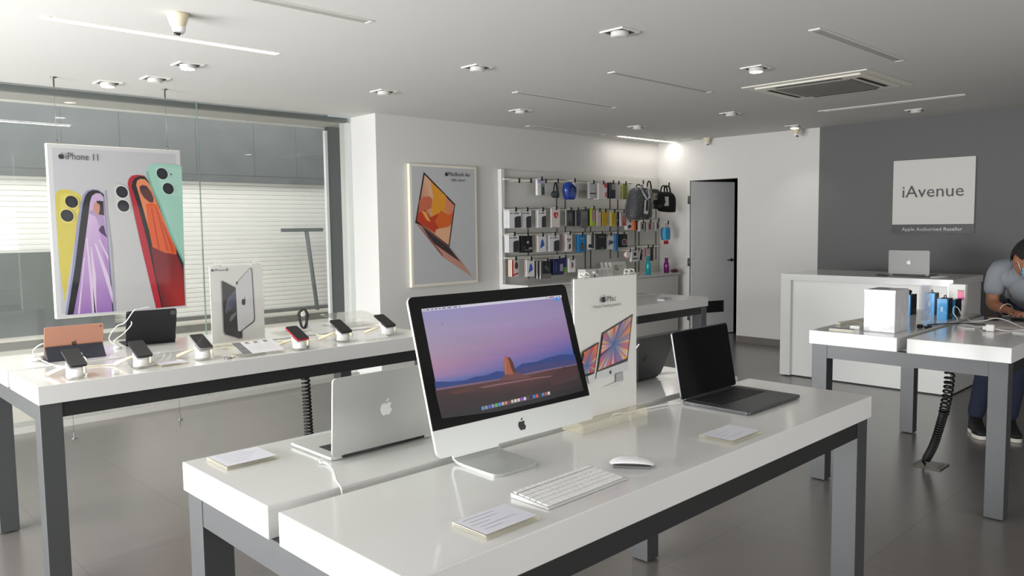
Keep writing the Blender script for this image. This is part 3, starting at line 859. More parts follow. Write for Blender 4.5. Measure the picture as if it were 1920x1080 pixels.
def rays(center, quad, n, cols, rnd):
    """a burst of coloured wedges filling a quadrilateral"""
    pts = []
    per = n // 4
    for i in range(4):
        a, b = Vector(quad[i]), Vector(quad[(i + 1) % 4])
        for k in range(per):
            pts.append(tuple(a.lerp(b, k / per)))
    out = []
    for i in range(len(pts)):
        c0 = rnd.choice(cols); c1 = rnd.choice(cols)
        out.append(([center, pts[i], pts[(i + 1) % len(pts)]], [(46, 110, 170), c0, c1]))
    return out
rc1 = random.Random(3)
BURST = [(226, 150, 50), (214, 84, 60), (236, 190, 90), (150, 90, 160), (70, 120, 190), (230, 220, 226), (200, 110, 130), (240, 200, 150), (90, 70, 140), (226, 120, 60)]
shc = []
shc.append(([(0.1308,0.2663),(0.2955,0.3139),(0.2668,0.1592),(0.103,0.1439)], (40, 40, 42)))
q = [(0.1358,0.261),(0.2874,0.3063),(0.2605,0.1696),(0.1099,0.1487)]
shc += rays([(0.1885,0.223)][0], q, 44, BURST, rc1)
shc.append(([(0.103,0.1439),(0.2668,0.1592),(0.2625,0.1315),(0.097,0.1218)], (196, 197, 198)))
shc.append(([(0.1984,0.1246),(0.2349,0.127),(0.2391,0.1),(0.1984,0.0984)], (160, 161, 163)))
shc.append(([(0.1349,0.0912),(0.2009,0.099),(0.2454,0.0957),(0.2035,0.0855)], (204, 203, 200)))
e_ = [(0.1698,0.1362)][0]
shc += fruit(e_[0], e_[1], 0.014, (40, 40, 42))
shc.append(([(0.0331,0.2185),(0.1134,0.2402),(0.0884,0.1421),(0.0499,0.1388),(0.0123,0.1411)], (40, 40, 42)))
q = [(0.0373,0.2155),(0.1075,0.2348),(0.0846,0.1478),(0.017,0.146)]
shc += rays([(0.0502,0.1701)][0], q, 28, [(226, 120, 40), (236, 176, 60), (200, 60, 70), (80, 150, 160), (210, 90, 40), (120, 60, 110)], rc1)
shc.append(([(0.0523,0.1385),(0.0884,0.1421),(0.0853,0.1147),(0.0617,0.1119)], (198, 198, 198)))
a_ = [(0.1463,0.3715),(0.1952,0.3813)]
shc += words('iMac', 0.0185, [(0.1708,0.3754)][0][0], [(0.1708,0.3754)][0][1], (52, 52, 54), width=[(0.1957,0.3742)][0][0] - [(0.1453,0.3779)][0][0])
shc += fruit([(0.1329,0.3769)][0][0], [(0.1329,0.3769)][0][1], 0.025, (40, 40, 42))
shc += words('Pretty. Freaking powerful.', 0.0105, [(0.1562,0.3541)][0][0], [(0.1562,0.3541)][0][1], (112, 112, 112), width=[(0.2271,0.3485)][0][0] - [(0.0875,0.3596)][0][0])
sign_holder('sign_holder', 'clear sign holder with a colourful computer advertisement, right behind the desktop computer', (1.80, 1.585, 0.93), W_C, H_C, shc)

# big hanging poster in front of the glass ------------------------------------------------
hp = thing('hanging_poster', 'large poster of five coloured phones hanging on wires in front of the glass', 'poster', (1.557, 6.42, 0.905))
PW, PH = 0.946, 1.270
MB().bx(0, PW, -0.045, 0.0, 0, PH, bev=0.003).build('light_box', pm('poster_box_cream', (240, 234, 214), 0.4), hp)
sh = [(rc(0.004, PW - 0.004, 0.004, PH - 0.004), (216, 216, 216)), (rc(0.035, PW - 0.035, 0.035, PH - 0.03), (198, 198, 201))]
YEL, LIL, WHI, RED, MIN = (212, 196, 84), (150, 152, 186), (200, 199, 198), (184, 24, 46), (166, 212, 194)
sh.append(([(0.0399,0.9021),(0.0527,0.9279),(0.0798,0.94),(0.1147,0.9434),(0.1608,0.929),(0.1954,0.9115),(0.2099,0.8922),(0.1867,0.7421),(0.1398,0.521),(0.0592,0.1204),(0.0419,0.3686),(0.0364,0.7039)], YEL))
sh.append(([(0.0694,0.8963),(0.0957,0.9121),(0.1661,0.9174),(0.2007,0.8986),(0.1852,0.7813),(0.1571,0.6966),(0.0958,0.6906),(0.0624,0.7166)], (220, 206, 100)))
sh.append(([(0.059,0.0262),(0.1211,0.3649),(0.1679,0.677),(0.2009,0.8335),(0.2225,0.9055),(0.248,0.9361),(0.2873,0.9487),(0.3297,0.9431),(0.3666,0.9175),(0.3781,0.6751),(0.3986,0.0233)], LIL))
sh.append(([(0.073,0.0249),(0.1437,0.3901),(0.1893,0.6768),(0.2164,0.8336),(0.2364,0.8966),(0.2597,0.9285),(0.2931,0.9423),(0.3295,0.9379),(0.3637,0.9081),(0.3717,0.6217),(0.3898,0.0241)], (22, 22, 26)))
sh.append(([(0.113,0.024),(0.1685,0.2705),(0.2192,0.5583),(0.2502,0.7421),(0.2668,0.8538),(0.2823,0.8974),(0.3101,0.9177),(0.3407,0.917),(0.3616,0.8908),(0.3722,0.5816),(0.3822,0.0247)], [(170,130,190),(180,140,195),(196,160,206),(206,178,212),(206,178,212),(206,178,212),(204,176,210),(204,176,210),(204,176,210),(190,150,205),(160,120,190)]))
sh.append(([(0.254,0.7684),(0.3012,0.742),(0.3249,0.6756),(0.3345,0.6223),(0.3722,0.5816),(0.3822,0.0247),(0.113,0.024),(0.1685,0.2705),(0.2161,0.5452)], [(214,188,220),(208,180,216),(186,146,200),(184,142,198),(190,150,204),(158,116,184),(160,118,184),(186,148,202),(206,176,214)]))
for f_ in [[(0.2265,0.5845),(0.2362,0.5843),(0.2651,0.024),(0.2406,0.0234)], [(0.1805,0.2698),(0.2036,0.4402),(0.2108,0.44),(0.1561,0.0281),(0.1417,0.0268)], [(0.2815,0.5436),(0.2916,0.55),(0.3682,0.2994),(0.3903,0.1627),(0.3876,0.0814)], [(0.311,0.5695),(0.3198,0.5746),(0.373,0.4473),(0.3735,0.407)], [(0.2534,0.5178),(0.2607,0.5176),(0.2792,0.3042),(0.2701,0.0262),(0.2553,0.0248)]]:
    sh.append((f_, (222, 202, 226)))
sh.append(([(0.3146,0.6425),(0.3509,0.702),(0.3618,0.6219),(0.3736,0.5842),(0.3319,0.6197)], (60, 40, 84)))
sh.append(([(0.2795,0.7948),(0.3042,0.8015),(0.3302,0.7818),(0.3554,0.742),(0.3595,0.6753),(0.3249,0.6756),(0.3014,0.7447),(0.2564,0.7684),(0.2622,0.7868)], (176, 150, 190)))
sh.append(([(0.3342,0.8613),(0.3587,0.8589),(0.3584,0.7526),(0.3206,0.7619),(0.3144,0.8082)], (34, 26, 40)))
sh.append(([(0.2967,0.845),(0.3192,0.8558),(0.3334,0.8454),(0.3309,0.795),(0.3189,0.7526),(0.3024,0.7658),(0.2891,0.7922),(0.2882,0.8212)], (204, 140, 120)))
sh.append(([(0.3071,0.8583),(0.3343,0.8639),(0.3507,0.8456),(0.3327,0.8321),(0.3162,0.8452)], (34, 26, 40)))
sh.append(([(0.3728,0.9415),(0.3843,0.9749),(0.4065,0.9955),(0.4382,1.0044),(0.4783,0.9975),(0.5191,0.9717),(0.5428,0.9318),(0.5673,0.769),(0.6295,0.4243),(0.7317,0.0189),(0.3999,0.0232),(0.3914,0.514),(0.3765,0.7686)], WHI))
sh.append(([(0.3728,0.9415),(0.3877,0.9418),(0.3915,0.7686),(0.4089,0.5135),(0.4101,0.0251),(0.3999,0.0232),(0.3914,0.514),(0.3765,0.7686)], (168, 164, 168)))
sh.append(([(0.4365,0.9696),(0.4877,0.9817),(0.5397,0.9479),(0.555,0.837),(0.5472,0.7826),(0.5155,0.7662),(0.4652,0.7823),(0.44,0.8359)], (208, 207, 206)))
sh.append(([(0.537,0.9965),(0.5478,1.0333),(0.5709,1.0571),(0.6076,1.0652),(0.6599,1.0602),(0.6787,1.0376),(0.7212,0.9493),(0.9298,0.3844),(0.9306,0.0271),(0.7018,0.0228),(0.6295,0.4243),(0.5738,0.769)], RED))
sh.append(([(0.5642,0.9729),(0.5725,1.0111),(0.5907,1.0388),(0.6268,1.0563),(0.6675,1.0523),(0.7098,0.9904),(0.7811,0.7834),(0.9325,0.3814),(0.9278,0.0273),(0.7456,0.0249),(0.6641,0.5341),(0.6032,0.8375)], (22, 18, 20)))
sh.append(([(0.5987,0.9874),(0.6081,1.0203),(0.6297,1.0346),(0.6652,1.033),(0.6944,1.0037),(0.7681,0.7973),(0.878,0.4862),(0.881,0.4292),(0.707,0.5052),(0.6467,0.7829)], (232, 140, 92)))
sh.append(([(0.6652,0.8381),(0.7031,0.8495),(0.7456,0.8389),(0.7791,0.7415),(0.878,0.4862),(0.8814,0.4377),(0.7933,0.4577),(0.6976,0.5054),(0.6693,0.7002)], (226, 92, 28)))
for f_ in [[(0.7013,0.8108),(0.7093,0.8108),(0.7537,0.4899),(0.74,0.4875)], [(0.7389,0.8111),(0.7472,0.8139),(0.8217,0.4737),(0.8051,0.4742)], [(0.7772,0.6996),(0.7854,0.6995),(0.8656,0.461),(0.8489,0.4615)]]:
    sh.append((f_, (196, 62, 20)))
sh.append(([(0.6869,0.5085),(0.7933,0.4577),(0.8815,0.4405),(0.9322,0.3125),(0.925,0.0275),(0.7567,0.0268),(0.7092,0.2953)], [(120,24,30),(128,20,28),(126,22,30),(120,16,26),(186,40,30),(110,12,22),(130,24,30)]))
sh.append(([(0.6229,0.9744),(0.6433,0.9886),(0.676,0.9812),(0.7071,0.9352),(0.7237,0.8871),(0.7193,0.8525),(0.6926,0.8549),(0.6518,0.8901),(0.6275,0.9335)], (92, 52, 50)))
sh.append(([(0.6229,0.9744),(0.6433,0.9886),(0.672,0.9811),(0.6883,0.9596),(0.6551,0.9588),(0.6341,0.9337)], (70, 36, 60)))
sh.append(([(0.6773,1.0923),(0.6869,1.127),(0.7106,1.1499),(0.7446,1.1597),(0.9087,1.1561),(0.953,1.144),(0.9398,0.3553),(0.8288,0.6289),(0.7694,0.8252),(0.7091,0.9766)], MIN))
sh.append(([(0.6773,1.0923),(0.6906,1.0928),(0.7225,0.9769),(0.783,0.8253),(0.8427,0.6287),(0.9383,0.3841),(0.9395,0.3481),(0.8282,0.6148),(0.7664,0.8182),(0.7038,0.9765)], (130, 184, 166)))
sh.append(([(0.7428,1.1224),(0.784,1.1366),(0.9007,1.1333),(0.9518,1.1171),(0.9506,0.9048),(0.8694,0.9077),(0.8088,0.9373),(0.7711,1.0059)], (176, 218, 202)))
for (cx, cy), rim in zip([(0.1428,0.8523),(0.1083,0.7513),(0.4928,0.9307),(0.4979,0.8256),(0.7977,1.0803),(0.8389,0.9645)], [(228, 214, 120)] * 2 + [(222, 221, 220)] * 2 + [(190, 226, 214)] * 2):
    for (k_, c_) in ((40, rim), (33, (16, 16, 20)), (20, (30, 32, 48))):
        sh.append((ell(cx, cy, 0.00125 * k_, 0.00138 * k_, 0.6), c_))
sh.append((ell([(0.8662,1.0773)][0][0], [(0.8662,1.0773)][0][1], 0.006), (40, 50, 46)))
sh += words('iPhone 11', 0.050, [(0.2283,1.1839)][0][0], [(0.2283,1.1839)][0][1], (70, 70, 72), width=[(0.3384,1.1896)][0][0] - [(0.1211,1.1783)][0][0])
sh += fruit([(0.0913,1.1831)][0][0], [(0.0913,1.1831)][0][1], 0.047, (30, 30, 32))
art('poster_print', hp, (0, -0.0452, 0), (1, 0, 0), (0, 0, 1), sh, INKP, step=0.00015)
for wx in (0.077, 0.858):
    m = MB(); m.tube([(wx, -0.022, PH), (wx, -0.022, PH + 0.028)], 0.006, 8); m.build('hook', STEEL, hp)
    m = MB(); m.tube([(wx, -0.022, PH + 0.025), (wx, -0.022, CZ - 0.905 - 0.03)], 0.0013, 5)
    wr_ = m.build('wire', STEEL, hp)
    m = MB(); m.tube([(wx, -0.022, 0), (wx, -0.022, -0.885)], 0.0013, 5); m.build('lower_wire', STEEL, hp)
    m = MB(); m.lathe([(0.006, -0.07), (0.006, -0.012), (0.022, -0.006), (0.022, 0)], 14, (wx, -0.022, CZ - 0.905)); m.build('ceiling_fixing', STEEL, wr_)
    m = MB(); m.lathe([(0.020, 0), (0.020, 0.004), (0.007, 0.008), (0.007, 0.05)], 14, (wx, -0.022, -0.905)); m.build('floor_fixing', STEEL, wr_)

# framed poster on the left wall ----------------------------------------------------------
wp = thing('wall_poster', 'framed white poster of a gold laptop hung on the left wall', 'poster', (4.795, 6.448, 0.925))
BW, BH = 0.90, 1.257
MB().bx(0, BW, -0.04, 0, 0, BH, bev=0.003).build('light_box', pm('poster_box_cream2', (226, 220, 204), 0.45), wp)
sh = [(rc(0.028, BW - 0.028, 0.03, BH - 0.025), (196, 196, 199))]
sh.append(([(0.1797,1.1789),(0.5927,0.8523),(0.501,0.3993),(0.0566,0.6582)], (44, 30, 28)))
sh.append(([(0.1909,1.1496),(0.5777,0.8409),(0.4888,0.4222),(0.0775,0.6797)], [(226,178,146),(226,178,146),(228,184,150),(200,84,50)]))
sh.append(([(0.1171,0.884),(0.1676,0.9214),(0.2455,0.9308),(0.2883,0.9),(0.2685,0.8107),(0.1897,0.7829),(0.0999,0.7554)], (206, 110, 80)))
sh.append(([(0.267,1.0842),(0.3358,1.0341),(0.4671,0.9374),(0.4543,0.7841),(0.3619,0.6729),(0.2835,0.7146),(0.2685,0.8107),(0.2976,0.9207)], (232, 160, 50)))
sh.append(([(0.0898,0.7554),(0.19,0.7938),(0.2538,0.7146),(0.364,0.756),(0.3872,0.6171),(0.3057,0.5558),(0.0809,0.6797)], (198, 66, 40)))
sh.append(([(0.1382,0.7827),(0.1979,0.7693),(0.256,0.6665),(0.2044,0.6873)], (238, 172, 84)))
sh.append(([(0.3914,0.7838),(0.4894,0.7422),(0.5635,0.7845),(0.5326,0.6439),(0.4494,0.5886),(0.3601,0.6035),(0.3088,0.6731)], (222, 104, 40)))
sh.append(([(0.4722,0.9236),(0.565,0.8478),(0.5481,0.7564),(0.4802,0.7352),(0.4452,0.784)], (226, 140, 104)))
sh.append(([(0.3243,0.5901),(0.4936,0.6161),(0.5221,0.5877),(0.4888,0.4222),(0.3053,0.5378)], (236, 180, 140)))
sh.append(([(0.0634,0.6582),(0.1594,0.6194),(0.4992,0.3994),(0.6528,0.2435),(0.8068,0.0702),(0.3973,0.3071),(0.3537,0.3533)], (206, 150, 130)))
sh.append(([(0.1339,0.6264),(0.1932,0.5917),(0.4955,0.3981),(0.6526,0.2321),(0.3726,0.3946),(0.2681,0.4597)], (62, 52, 54)))
sh.append(([(0.0634,0.6582),(0.3537,0.3533),(0.4027,0.3069),(0.4102,0.3207),(0.2598,0.4806)], (150, 92, 80)))
sh += words('MacBook Air', 0.042, [(0.6539,1.1691)][0][0], [(0.6539,1.1691)][0][1], (58, 58, 60), width=[(0.8064,1.1747)][0][0] - [(0.5034,1.1637)][0][0])
sh += fruit([(0.4764,1.1696)][0][0], [(0.4764,1.1696)][0][1], 0.05, (40, 40, 42))
sh += words('Light. Speed.', 0.028, [(0.6377,1.1109)][0][0], [(0.6377,1.1109)][0][1], (70, 70, 72), width=[(0.7387,1.1141)][0][0] - [(0.542,1.1079)][0][0])
art('poster_print', wp, (0, -0.0402, 0), (1, 0, 0), (0, 0, 1), sh, printed('poster_ink_wall', 0.4, coat=0.2, gain=0.9), step=0.0004)

# shop sign on the grey wall ---------------------------------------------------------------
sg = thing('shop_sign', 'square white sign with a dark strip on the grey wall', 'sign', (XB, 2.90, 1.404))
MB().bx(-0.03, 0, -0.405, 0.405, 0, 0.796, bev=0.002).build('sign_board', pm('sign_white', (208, 204, 198), 0.45), sg)
MB().bx(-0.0325, -0.0302, -0.405, 0.405, 0, 0.098).build('dark_strip', pm('sign_strip', (34, 34, 35), 0.4), sg)
art('lettering', sg, (-0.033, 0, 0), (0, -1, 0), (0, 0, 1), words('iAvenue', 0.128, 0.0, 0.455, (32, 32, 33), width=0.605) + words('Apple Authorised Reseller', 0.036, 0.0, 0.047, (196, 192, 186), width=0.60), INK, step=0.0008, start=0)

# ================================================================== PHONES AND TABLETS ON THE TABLE BY THE GLASS
def phone_set(px, py, where, short, edge, plate=True, tw=0.0):
    """a phone on its slanted security puck, with a clear plate, a support arm and a plug"""
    z0 = HT + 0.0405
    # stand: puck with tilted head
    st = thing('phone_stand', 'white round puck holding the ' + short, 'phone stand', (px, py, HT), 0, 'white phone pucks on the phone table')
    if plate:
        MB().box((0.02, -0.01, 0.004), (0.13, 0.11, 0.006), None, 0.0015).build('clear_plate', ACR, st)
    m = MB(); m.lathe([(0.036, 0.0072), (0.037, 0.012), (0.034, 0.020), (0.036, 0.024), (0.034, 0.030), (0.034, 0.041)], 24, (0, 0, 0))
    m.build('puck', WPL, st)
    a = math.radians(23)
    m = MB(); m.prism([(-0.028, 0.03, 0.041), (-0.028, -0.028, 0.041), (-0.028, -0.028, 0.0445), (-0.028, 0.03, 0.068)], (0.056, 0, 0))
    m.build('slanted_head', WPL, st)
    m = MB(); m.lathe([(0.006, 0), (0.006, 0.028)], 12, (0.028, -0.044, 0.022)); m.tube([(0.028, -0.044, 0.036), (0.028, -0.03, 0.03)], 0.004, 6)
    m.build('charging_plug', CREAM, st)
    m = MB(); m.tube([(-0.012, 0.03, 0.055), (-0.05, 0.085, 0.030), (-0.078, 0.125, 0.010)], [0.006, 0.008, 0.009], 8)
    m.build('support_arm', CREAM, st)
    # the phone
    ph = thing('phone', where, 'phone', (px + 0.008, py - 0.034, HT + 0.0500), tw, 'phones on show along the phone table')
    w, L, th = 0.0715, 0.146, 0.0085
    R = Matrix.Rotation(a, 4, 'X')
    o = rrect(-w / 2, w / 2, 0, L, 0.011, 5)
    m = MB(); m.prism([(x, y, 0) for x, y in o], (0, 0, th))
    b = m.build('phone_body', edge, ph); b.matrix_local = R
    m = MB(); m.prism([(x * 0.955, L / 2 + (y - L / 2) * 0.975, th) for x, y in o], (0, 0, 0.0006))
    s = m.build('screen', pm('phone_screen', (14, 14, 15), 0.12, spec=0.5), ph); s.matrix_local = R
    return ph
E_BLK = pm('phone_dark_edge', (38, 38, 40), 0.4, metal=0.4)
E_RED = pm('phone_red_edge', (176, 26, 44), 0.35, metal=0.3)
E_SIL = pm('phone_silver_edge', (150, 150, 150), 0.35, metal=0.6)
phone_set(0.985, 3.785, 'black phone nearest the left end of the phone table, before the rose gold tablet', 'phone before the rose gold tablet', E_BLK)
phone_set(1.281, 3.835, 'black phone in front of the tablet in a black folio', 'phone before the tablet in a black folio', E_BLK)
phone_set(1.575, 3.840, 'black phone left of the white sign holder on the phone table', 'phone just left of the sign holder by the glass', E_SIL)
phone_set(2.060, 3.760, 'red-edged phone on its white puck in the middle of the phone table', 'red-edged phone', E_RED)
phone_set(2.376, 3.835, 'black phone just right of the red-edged one', 'first black phone right of the red-edged one', E_BLK)
phone_set(2.695, 3.858, 'black phone furthest right on the phone table, before the white column', 'rightmost phone of the phone table', E_BLK)

price_card((1.405, 3.795, HT), 0.0, 'clear price card with grey print beside the second phone from the left', 0.13, 0.085, 3)
wc = [thing('plug_cube', 'tiny white cube at the front edge of the phone table, right of the leftmost phone', 'plug', (1.135, 3.735, HT))]
m = MB(); m.box((0, 0, 0.011), (0.026, 0.022, 0.022), None, 0.004); m.box((0, 0.014, 0.011), (0.014, 0.008, 0.010), None, 0.002); m.build('cube_body', WPL, wc[0])
for x, y, lb in ((2.49, 3.745, 'small white card holder right of the red-edged phone, the left of two'), (2.575, 3.742, 'small white card holder nearest the rightmost phone, the right of two')):
    t = thing('card_holder', lb, 'card holder', (x, y, HT))
    m = MB(); m.prism([(-0.035, -0.025, 0.0005), (-0.035, 0.025, 0.0005), (-0.035, 0.025, 0.024), (-0.035, -0.02, 0.006)], (0.07, 0, 0)); m.build('clear_block', ACR, t)
    MB().box((0, 0.0, 0.017), (0.066, 0.040, 0.001), Matrix.Rotation(0.36, 4, 'X')).build('white_card', WPL, t)
ls = thing('cable_lock', 'small silver cable lock ring near the front edge, left of the tilted spec card', 'lock', (1.665, 3.755, HT))
m = MB(); m.tube([(0.016 * math.cos(a * PI / 8), 0.016 * math.sin(a * PI / 8), 0.004) for a in range(16)], 0.0035, 6, closed=True); m.build('ring', STEEL, ls)
MB().box((0.028, 0, 0.006), (0.018, 0.012, 0.012), None, 0.003).build('ferrule', CREAM, ls)

# tilted spec card in a clear block
sp = thing('spec_card', 'tilted white spec card with a grey phone picture, below the white sign holder', 'price card', (1.845, 3.79, HT))
m = MB(); m.prism([(-0.112, -0.070, 0.001), (-0.112, 0.080, 0.001), (-0.112, 0.080, 0.058), (-0.112, -0.070, 0.014)], (0.224, 0, 0)); m.build('clear_wedge', ACR, sp)
ta = math.atan2(0.044, 0.15)
SV = (0, math.cos(ta), math.sin(ta))
shp = [(rc(0, 0.22, 0, 0.152), (218, 218, 218)), (rc(0.0, 0.044, 0.002, 0.15), (110, 111, 113)), (rc(0.004, 0.040, 0.045, 0.048), (160, 160, 160)), (rc(0.004, 0.040, 0.095, 0.098), (160, 160, 160))]
for cx in (0.075, 0.122, 0.175):
    shp += [(rc(cx - 0.010, cx + 0.010, 0.128, 0.142), (120, 118, 118)), (rc(cx - 0.014, cx + 0.014, 0.118, 0.121), (176, 176, 178))]
for k in range(5):
    shp.append((rc(0.058, 0.20, 0.03 + k * 0.016, 0.0315 + k * 0.016), (196, 196, 198)))
art('printed_sheet', sp, (-0.11, -0.070, 0.0146), (1, 0, 0), SV, shp, INKM, step=0.0003)

# sign holder with the black and white phones
she = []
she.append(([(0.0583,0.3327),(0.0631,0.3382),(0.0729,0.337),(0.1396,0.2975),(0.179,0.2702),(0.1703,0.0118),(0.1511,0.0093),(0.0668,0.0419),(0.0584,0.0609)], (150, 150, 152)))
she.append(([(0.0647,0.3291),(0.0701,0.3339),(0.1361,0.2951),(0.1756,0.2691),(0.1664,0.0168),(0.15,0.0147),(0.0723,0.0465),(0.0652,0.0654)], (24, 24, 26)))
she.append(([(0.0918,0.1922),(0.1144,0.2551),(0.1355,0.2796),(0.1389,0.2664),(0.113,0.2229),(0.0933,0.1662)], (96, 98, 120)))
she.append(([(0.0989,0.2045),(0.121,0.2546),(0.1387,0.2599),(0.137,0.221),(0.1183,0.19),(0.1012,0.1655)], (60, 66, 104)))
she.append(([(0.0951,0.1142),(0.1097,0.1453),(0.1386,0.1623),(0.1381,0.1493),(0.1083,0.113)], (110, 110, 118)))
she.append(([(0.0788,0.1674),(0.0876,0.2183),(0.1077,0.2556),(0.1088,0.2491),(0.0923,0.2051),(0.0835,0.1541)], (104, 106, 120)))
she.append(([(0.1403,0.2987),(0.1449,0.3114),(0.1566,0.3328),(0.2218,0.3946),(0.2303,0.3995),(0.2376,0.3939),(0.2402,0.3714),(0.2452,0.12),(0.2431,0.1029),(0.2336,0.0932),(0.1665,0.0523),(0.1527,0.0472),(0.1436,0.056)], (66, 66, 68)))
she.append(([(0.1403,0.2974),(0.1462,0.3113),(0.1578,0.3301),(0.2231,0.3932),(0.2294,0.3956),(0.2327,0.3902),(0.2351,0.3651),(0.2391,0.1245),(0.2371,0.1088),(0.229,0.099),(0.1626,0.0567),(0.1516,0.0526),(0.1437,0.0599)], (210, 210, 212)))
she.append(([(0.1434,0.3232),(0.1497,0.3293),(0.1534,0.3226),(0.1516,0.3123),(0.1448,0.3101)], (20, 20, 22)))
f_ = [(0.1837,0.2188)][0]
she += fruit(f_[0], f_[1], 0.048, (60, 60, 62), 0.6, -0.15)
f_ = [(0.0157,0.3961)][0]
she += fruit(f_[0], f_[1], 0.016, (36, 36, 38))
a_, b_ = [(0.026,0.3962),(0.0845,0.394)]
she += words('iPhone', 0.0125, (a_[0] + b_[0]) / 2, (a_[1] + b_[1]) / 2, (60, 60, 62), width=b_[0] - a_[0])
a_, b_ = [(0.0892,0.3951),(0.1024,0.3951)]
she.append((rrect(a_[0], b_[0], a_[1] - 0.007, a_[1] + 0.007, 0.003), (90, 90, 92)))
she += words('SE', 0.008, (a_[0] + b_[0]) / 2, a_[1], (220, 220, 220), width=(b_[0] - a_[0]) * 0.7)
sign_holder('sign_holder', 'clear sign holder picturing a black and a white phone, on the phone table', (1.738, 4.105, 0.93), 0.30, 0.415, she, depth=0.07)

# rose gold tablet leaning on its dark folio, back to the camera
def tablet(name, label, loc, rz, w, h, lean, body, folio, top_cover=False):
    t = thing(name, label, 'tablet', loc, rz, 'tablets on the phone table')
    R = Matrix.Translation((0, 0, 0.004)) @ Matrix.Rotation(-lean, 4, 'X')
    o = rrect(-w / 2, w / 2, 0, h, 0.010, 5)
    m = MB(); m.prism([(x, 0, z) for x, z in o], (0, 0.0065, 0))
    b = m.build('tablet_body', body, t); b.matrix_local = R
    m = MB(); m.prism([(x * 0.97, -0.0006, 0.004 + z * 0.96) for x, z in o], (0, 0.0006, 0))
    s = m.build('screen', pm('dark_screen', (12, 12, 13), 0.07), t); s.matrix_local = R
    return t, R
tb1, R1 = tablet('tablet', 'rose gold tablet propped on a dark folio, its back to the viewer', (1.142, 4.395, HT), PI - 0.03, 0.268, 0.172, 0.26, pm('rose_gold', (190, 138, 116), 0.4, metal=0.5), None)
o = art('emblem', tb1, (0, 0.0066, 0), (-1, 0, 0), (0, 0, 1), fruit(0.0, 0.080, 0.032, (70, 50, 44)), INK, step=0.0001); o.matrix_local = R1
o = art('camera_lens', tb1, (0, 0.0066, 0), (-1, 0, 0), (0, 0, 1), [(ell(0.12, 0.158, 0.0042), (24, 22, 22))], INK, step=0.0001); o.matrix_local = R1
FOL = pm('dark_blue_folio', (44, 46, 56), 0.65)
m = MB(); m.prism([(-0.130, 0.012, 0.003), (-0.130, 0.085, 0.0005), (-0.130, 0.083, 0.004), (-0.130, 0.030, 0.068)], (0.262, 0, 0))
m.bx(-0.132, 0.134, -0.16, 0.012, 0.0005, 0.003)
m.build('folio_cover', FOL, tb1)

tb2, R2 = tablet('tablet', 'tablet in a black keyboard folio standing beneath the big hanging poster', (1.585, 4.58, HT), PI - 0.12, 0.262, 0.205, 0.30, pm('tablet_grey', (90, 90, 92), 0.4, metal=0.6), None)
o2 = [(-0.131, 0.03), (-0.128, 0.0), (0.128, 0.0), (0.131, 0.03), (0.128, 0.07), (0.131, 0.11), (0.131, 0.185), (0.115, 0.207), (-0.118, 0.207), (-0.131, 0.195), (-0.131, 0.11), (-0.128, 0.07)]
m = MB(); m.prism([(x, 0.0066, z) for x, z in o2], (0, 0.005, 0))
fc = m.build('folio_back', pm('black_folio', (22, 23, 27), 0.6), tb2); fc.matrix_local = R2
m = MB(); m.prism([(x, 0.0117, z) for x, z in rrect(-0.126, -0.098, 0.172, 0.197, 0.004)], (0, 0.002, 0)); o = m.build('camera_bump', pm('camera_square', (70, 70, 74), 0.35), tb2); o.matrix_local = R2
m = MB(); m.bx(-0.128, 0.128, -0.19, 0.02, 0.0005, 0.0065, bev=0.002); m.build('keyboard_half', pm('black_folio', (22, 23, 27), 0.6), tb2)

# cable hubs and their white leads
def lead(name, label, pts, r=0.0028, mat=None, parent=None):
    m = MB(); m.tube(bez(pts, 10), r, 6)
    o = m.build(name, mat or WPL, parent)
    return tag(o, label, 'cable') if parent is None else o
hb = thing('charging_hub', 'flat round white charging hub left of the rose gold tablet', 'hub', (0.972, 4.44, HT))
m = MB(); m.lathe([(0.040, 0.0005), (0.043, 0.005), (0.041, 0.014), (0.030, 0.018)], 28); m.build('puck', WPL, hb)
m = MB(); m.box((0.0, -0.006, 0.024), (0.018, 0.03, 0.012), None, 0.003); m.build('plug', WPL, hb)
lead('white_cable', 'white cable looping from the round hub up to the rose gold tablet', [(0.972, 4.43, HT + 0.028), (0.975, 4.43, 0.958), (1.005, 4.40, 0.985), (1.03, 4.41, 0.975)])
lead('white_cable', 'white cable curling across the table below the rose gold tablet', [(0.99, 4.40, HT + 0.012), (1.0, 4.22, HT + 0.0038), (1.03, 4.12, HT + 0.0038), (1.08, 4.02, HT + 0.02), (1.09, 4.0, HT + 0.045), (1.07, 4.02, HT + 0.06), (1.06, 4.06, HT + 0.035), (1.06, 4.12, HT + 0.004)], 0.003)
ad = thing('power_adapter', 'white rounded adapter hidden behind the leftmost phone', 'adapter', (1.075, 4.07, HT))
m = MB(); m.box((0, 0, 0.035), (0.034, 0.034, 0.07), Matrix.Rotation(0.4, 4, 'Z'), 0.010); m.build('adapter_body', WPL, ad)
hb2 = thing('charging_hub', 'small white hub at the left corner of the black folio tablet', 'hub', (1.398, 4.54, HT))
m = MB(); m.lathe([(0.020, 0.0005), (0.022, 0.006), (0.018, 0.014)], 20); m.build('puck', WPL, hb2)
lead('white_cable', 'white cable rising from the small hub to the top of the black folio tablet', [(1.39, 4.54, HT + 0.016), (1.36, 4.55, 0.96), (1.40, 4.55, 1.02), (1.43, 4.50, 1.045), (1.47, 4.48, 1.105), (1.50, 4.49, 1.112), (1.56, 4.50, 1.118)])
lead('white_cable', 'second white cable beside the black folio tablet, bending lower than the other', [(1.40, 4.53, HT + 0.014), (1.375, 4.52, 0.945), (1.42, 4.50, 0.985), (1.45, 4.47, 1.03), (1.452, 4.47, 1.05)])
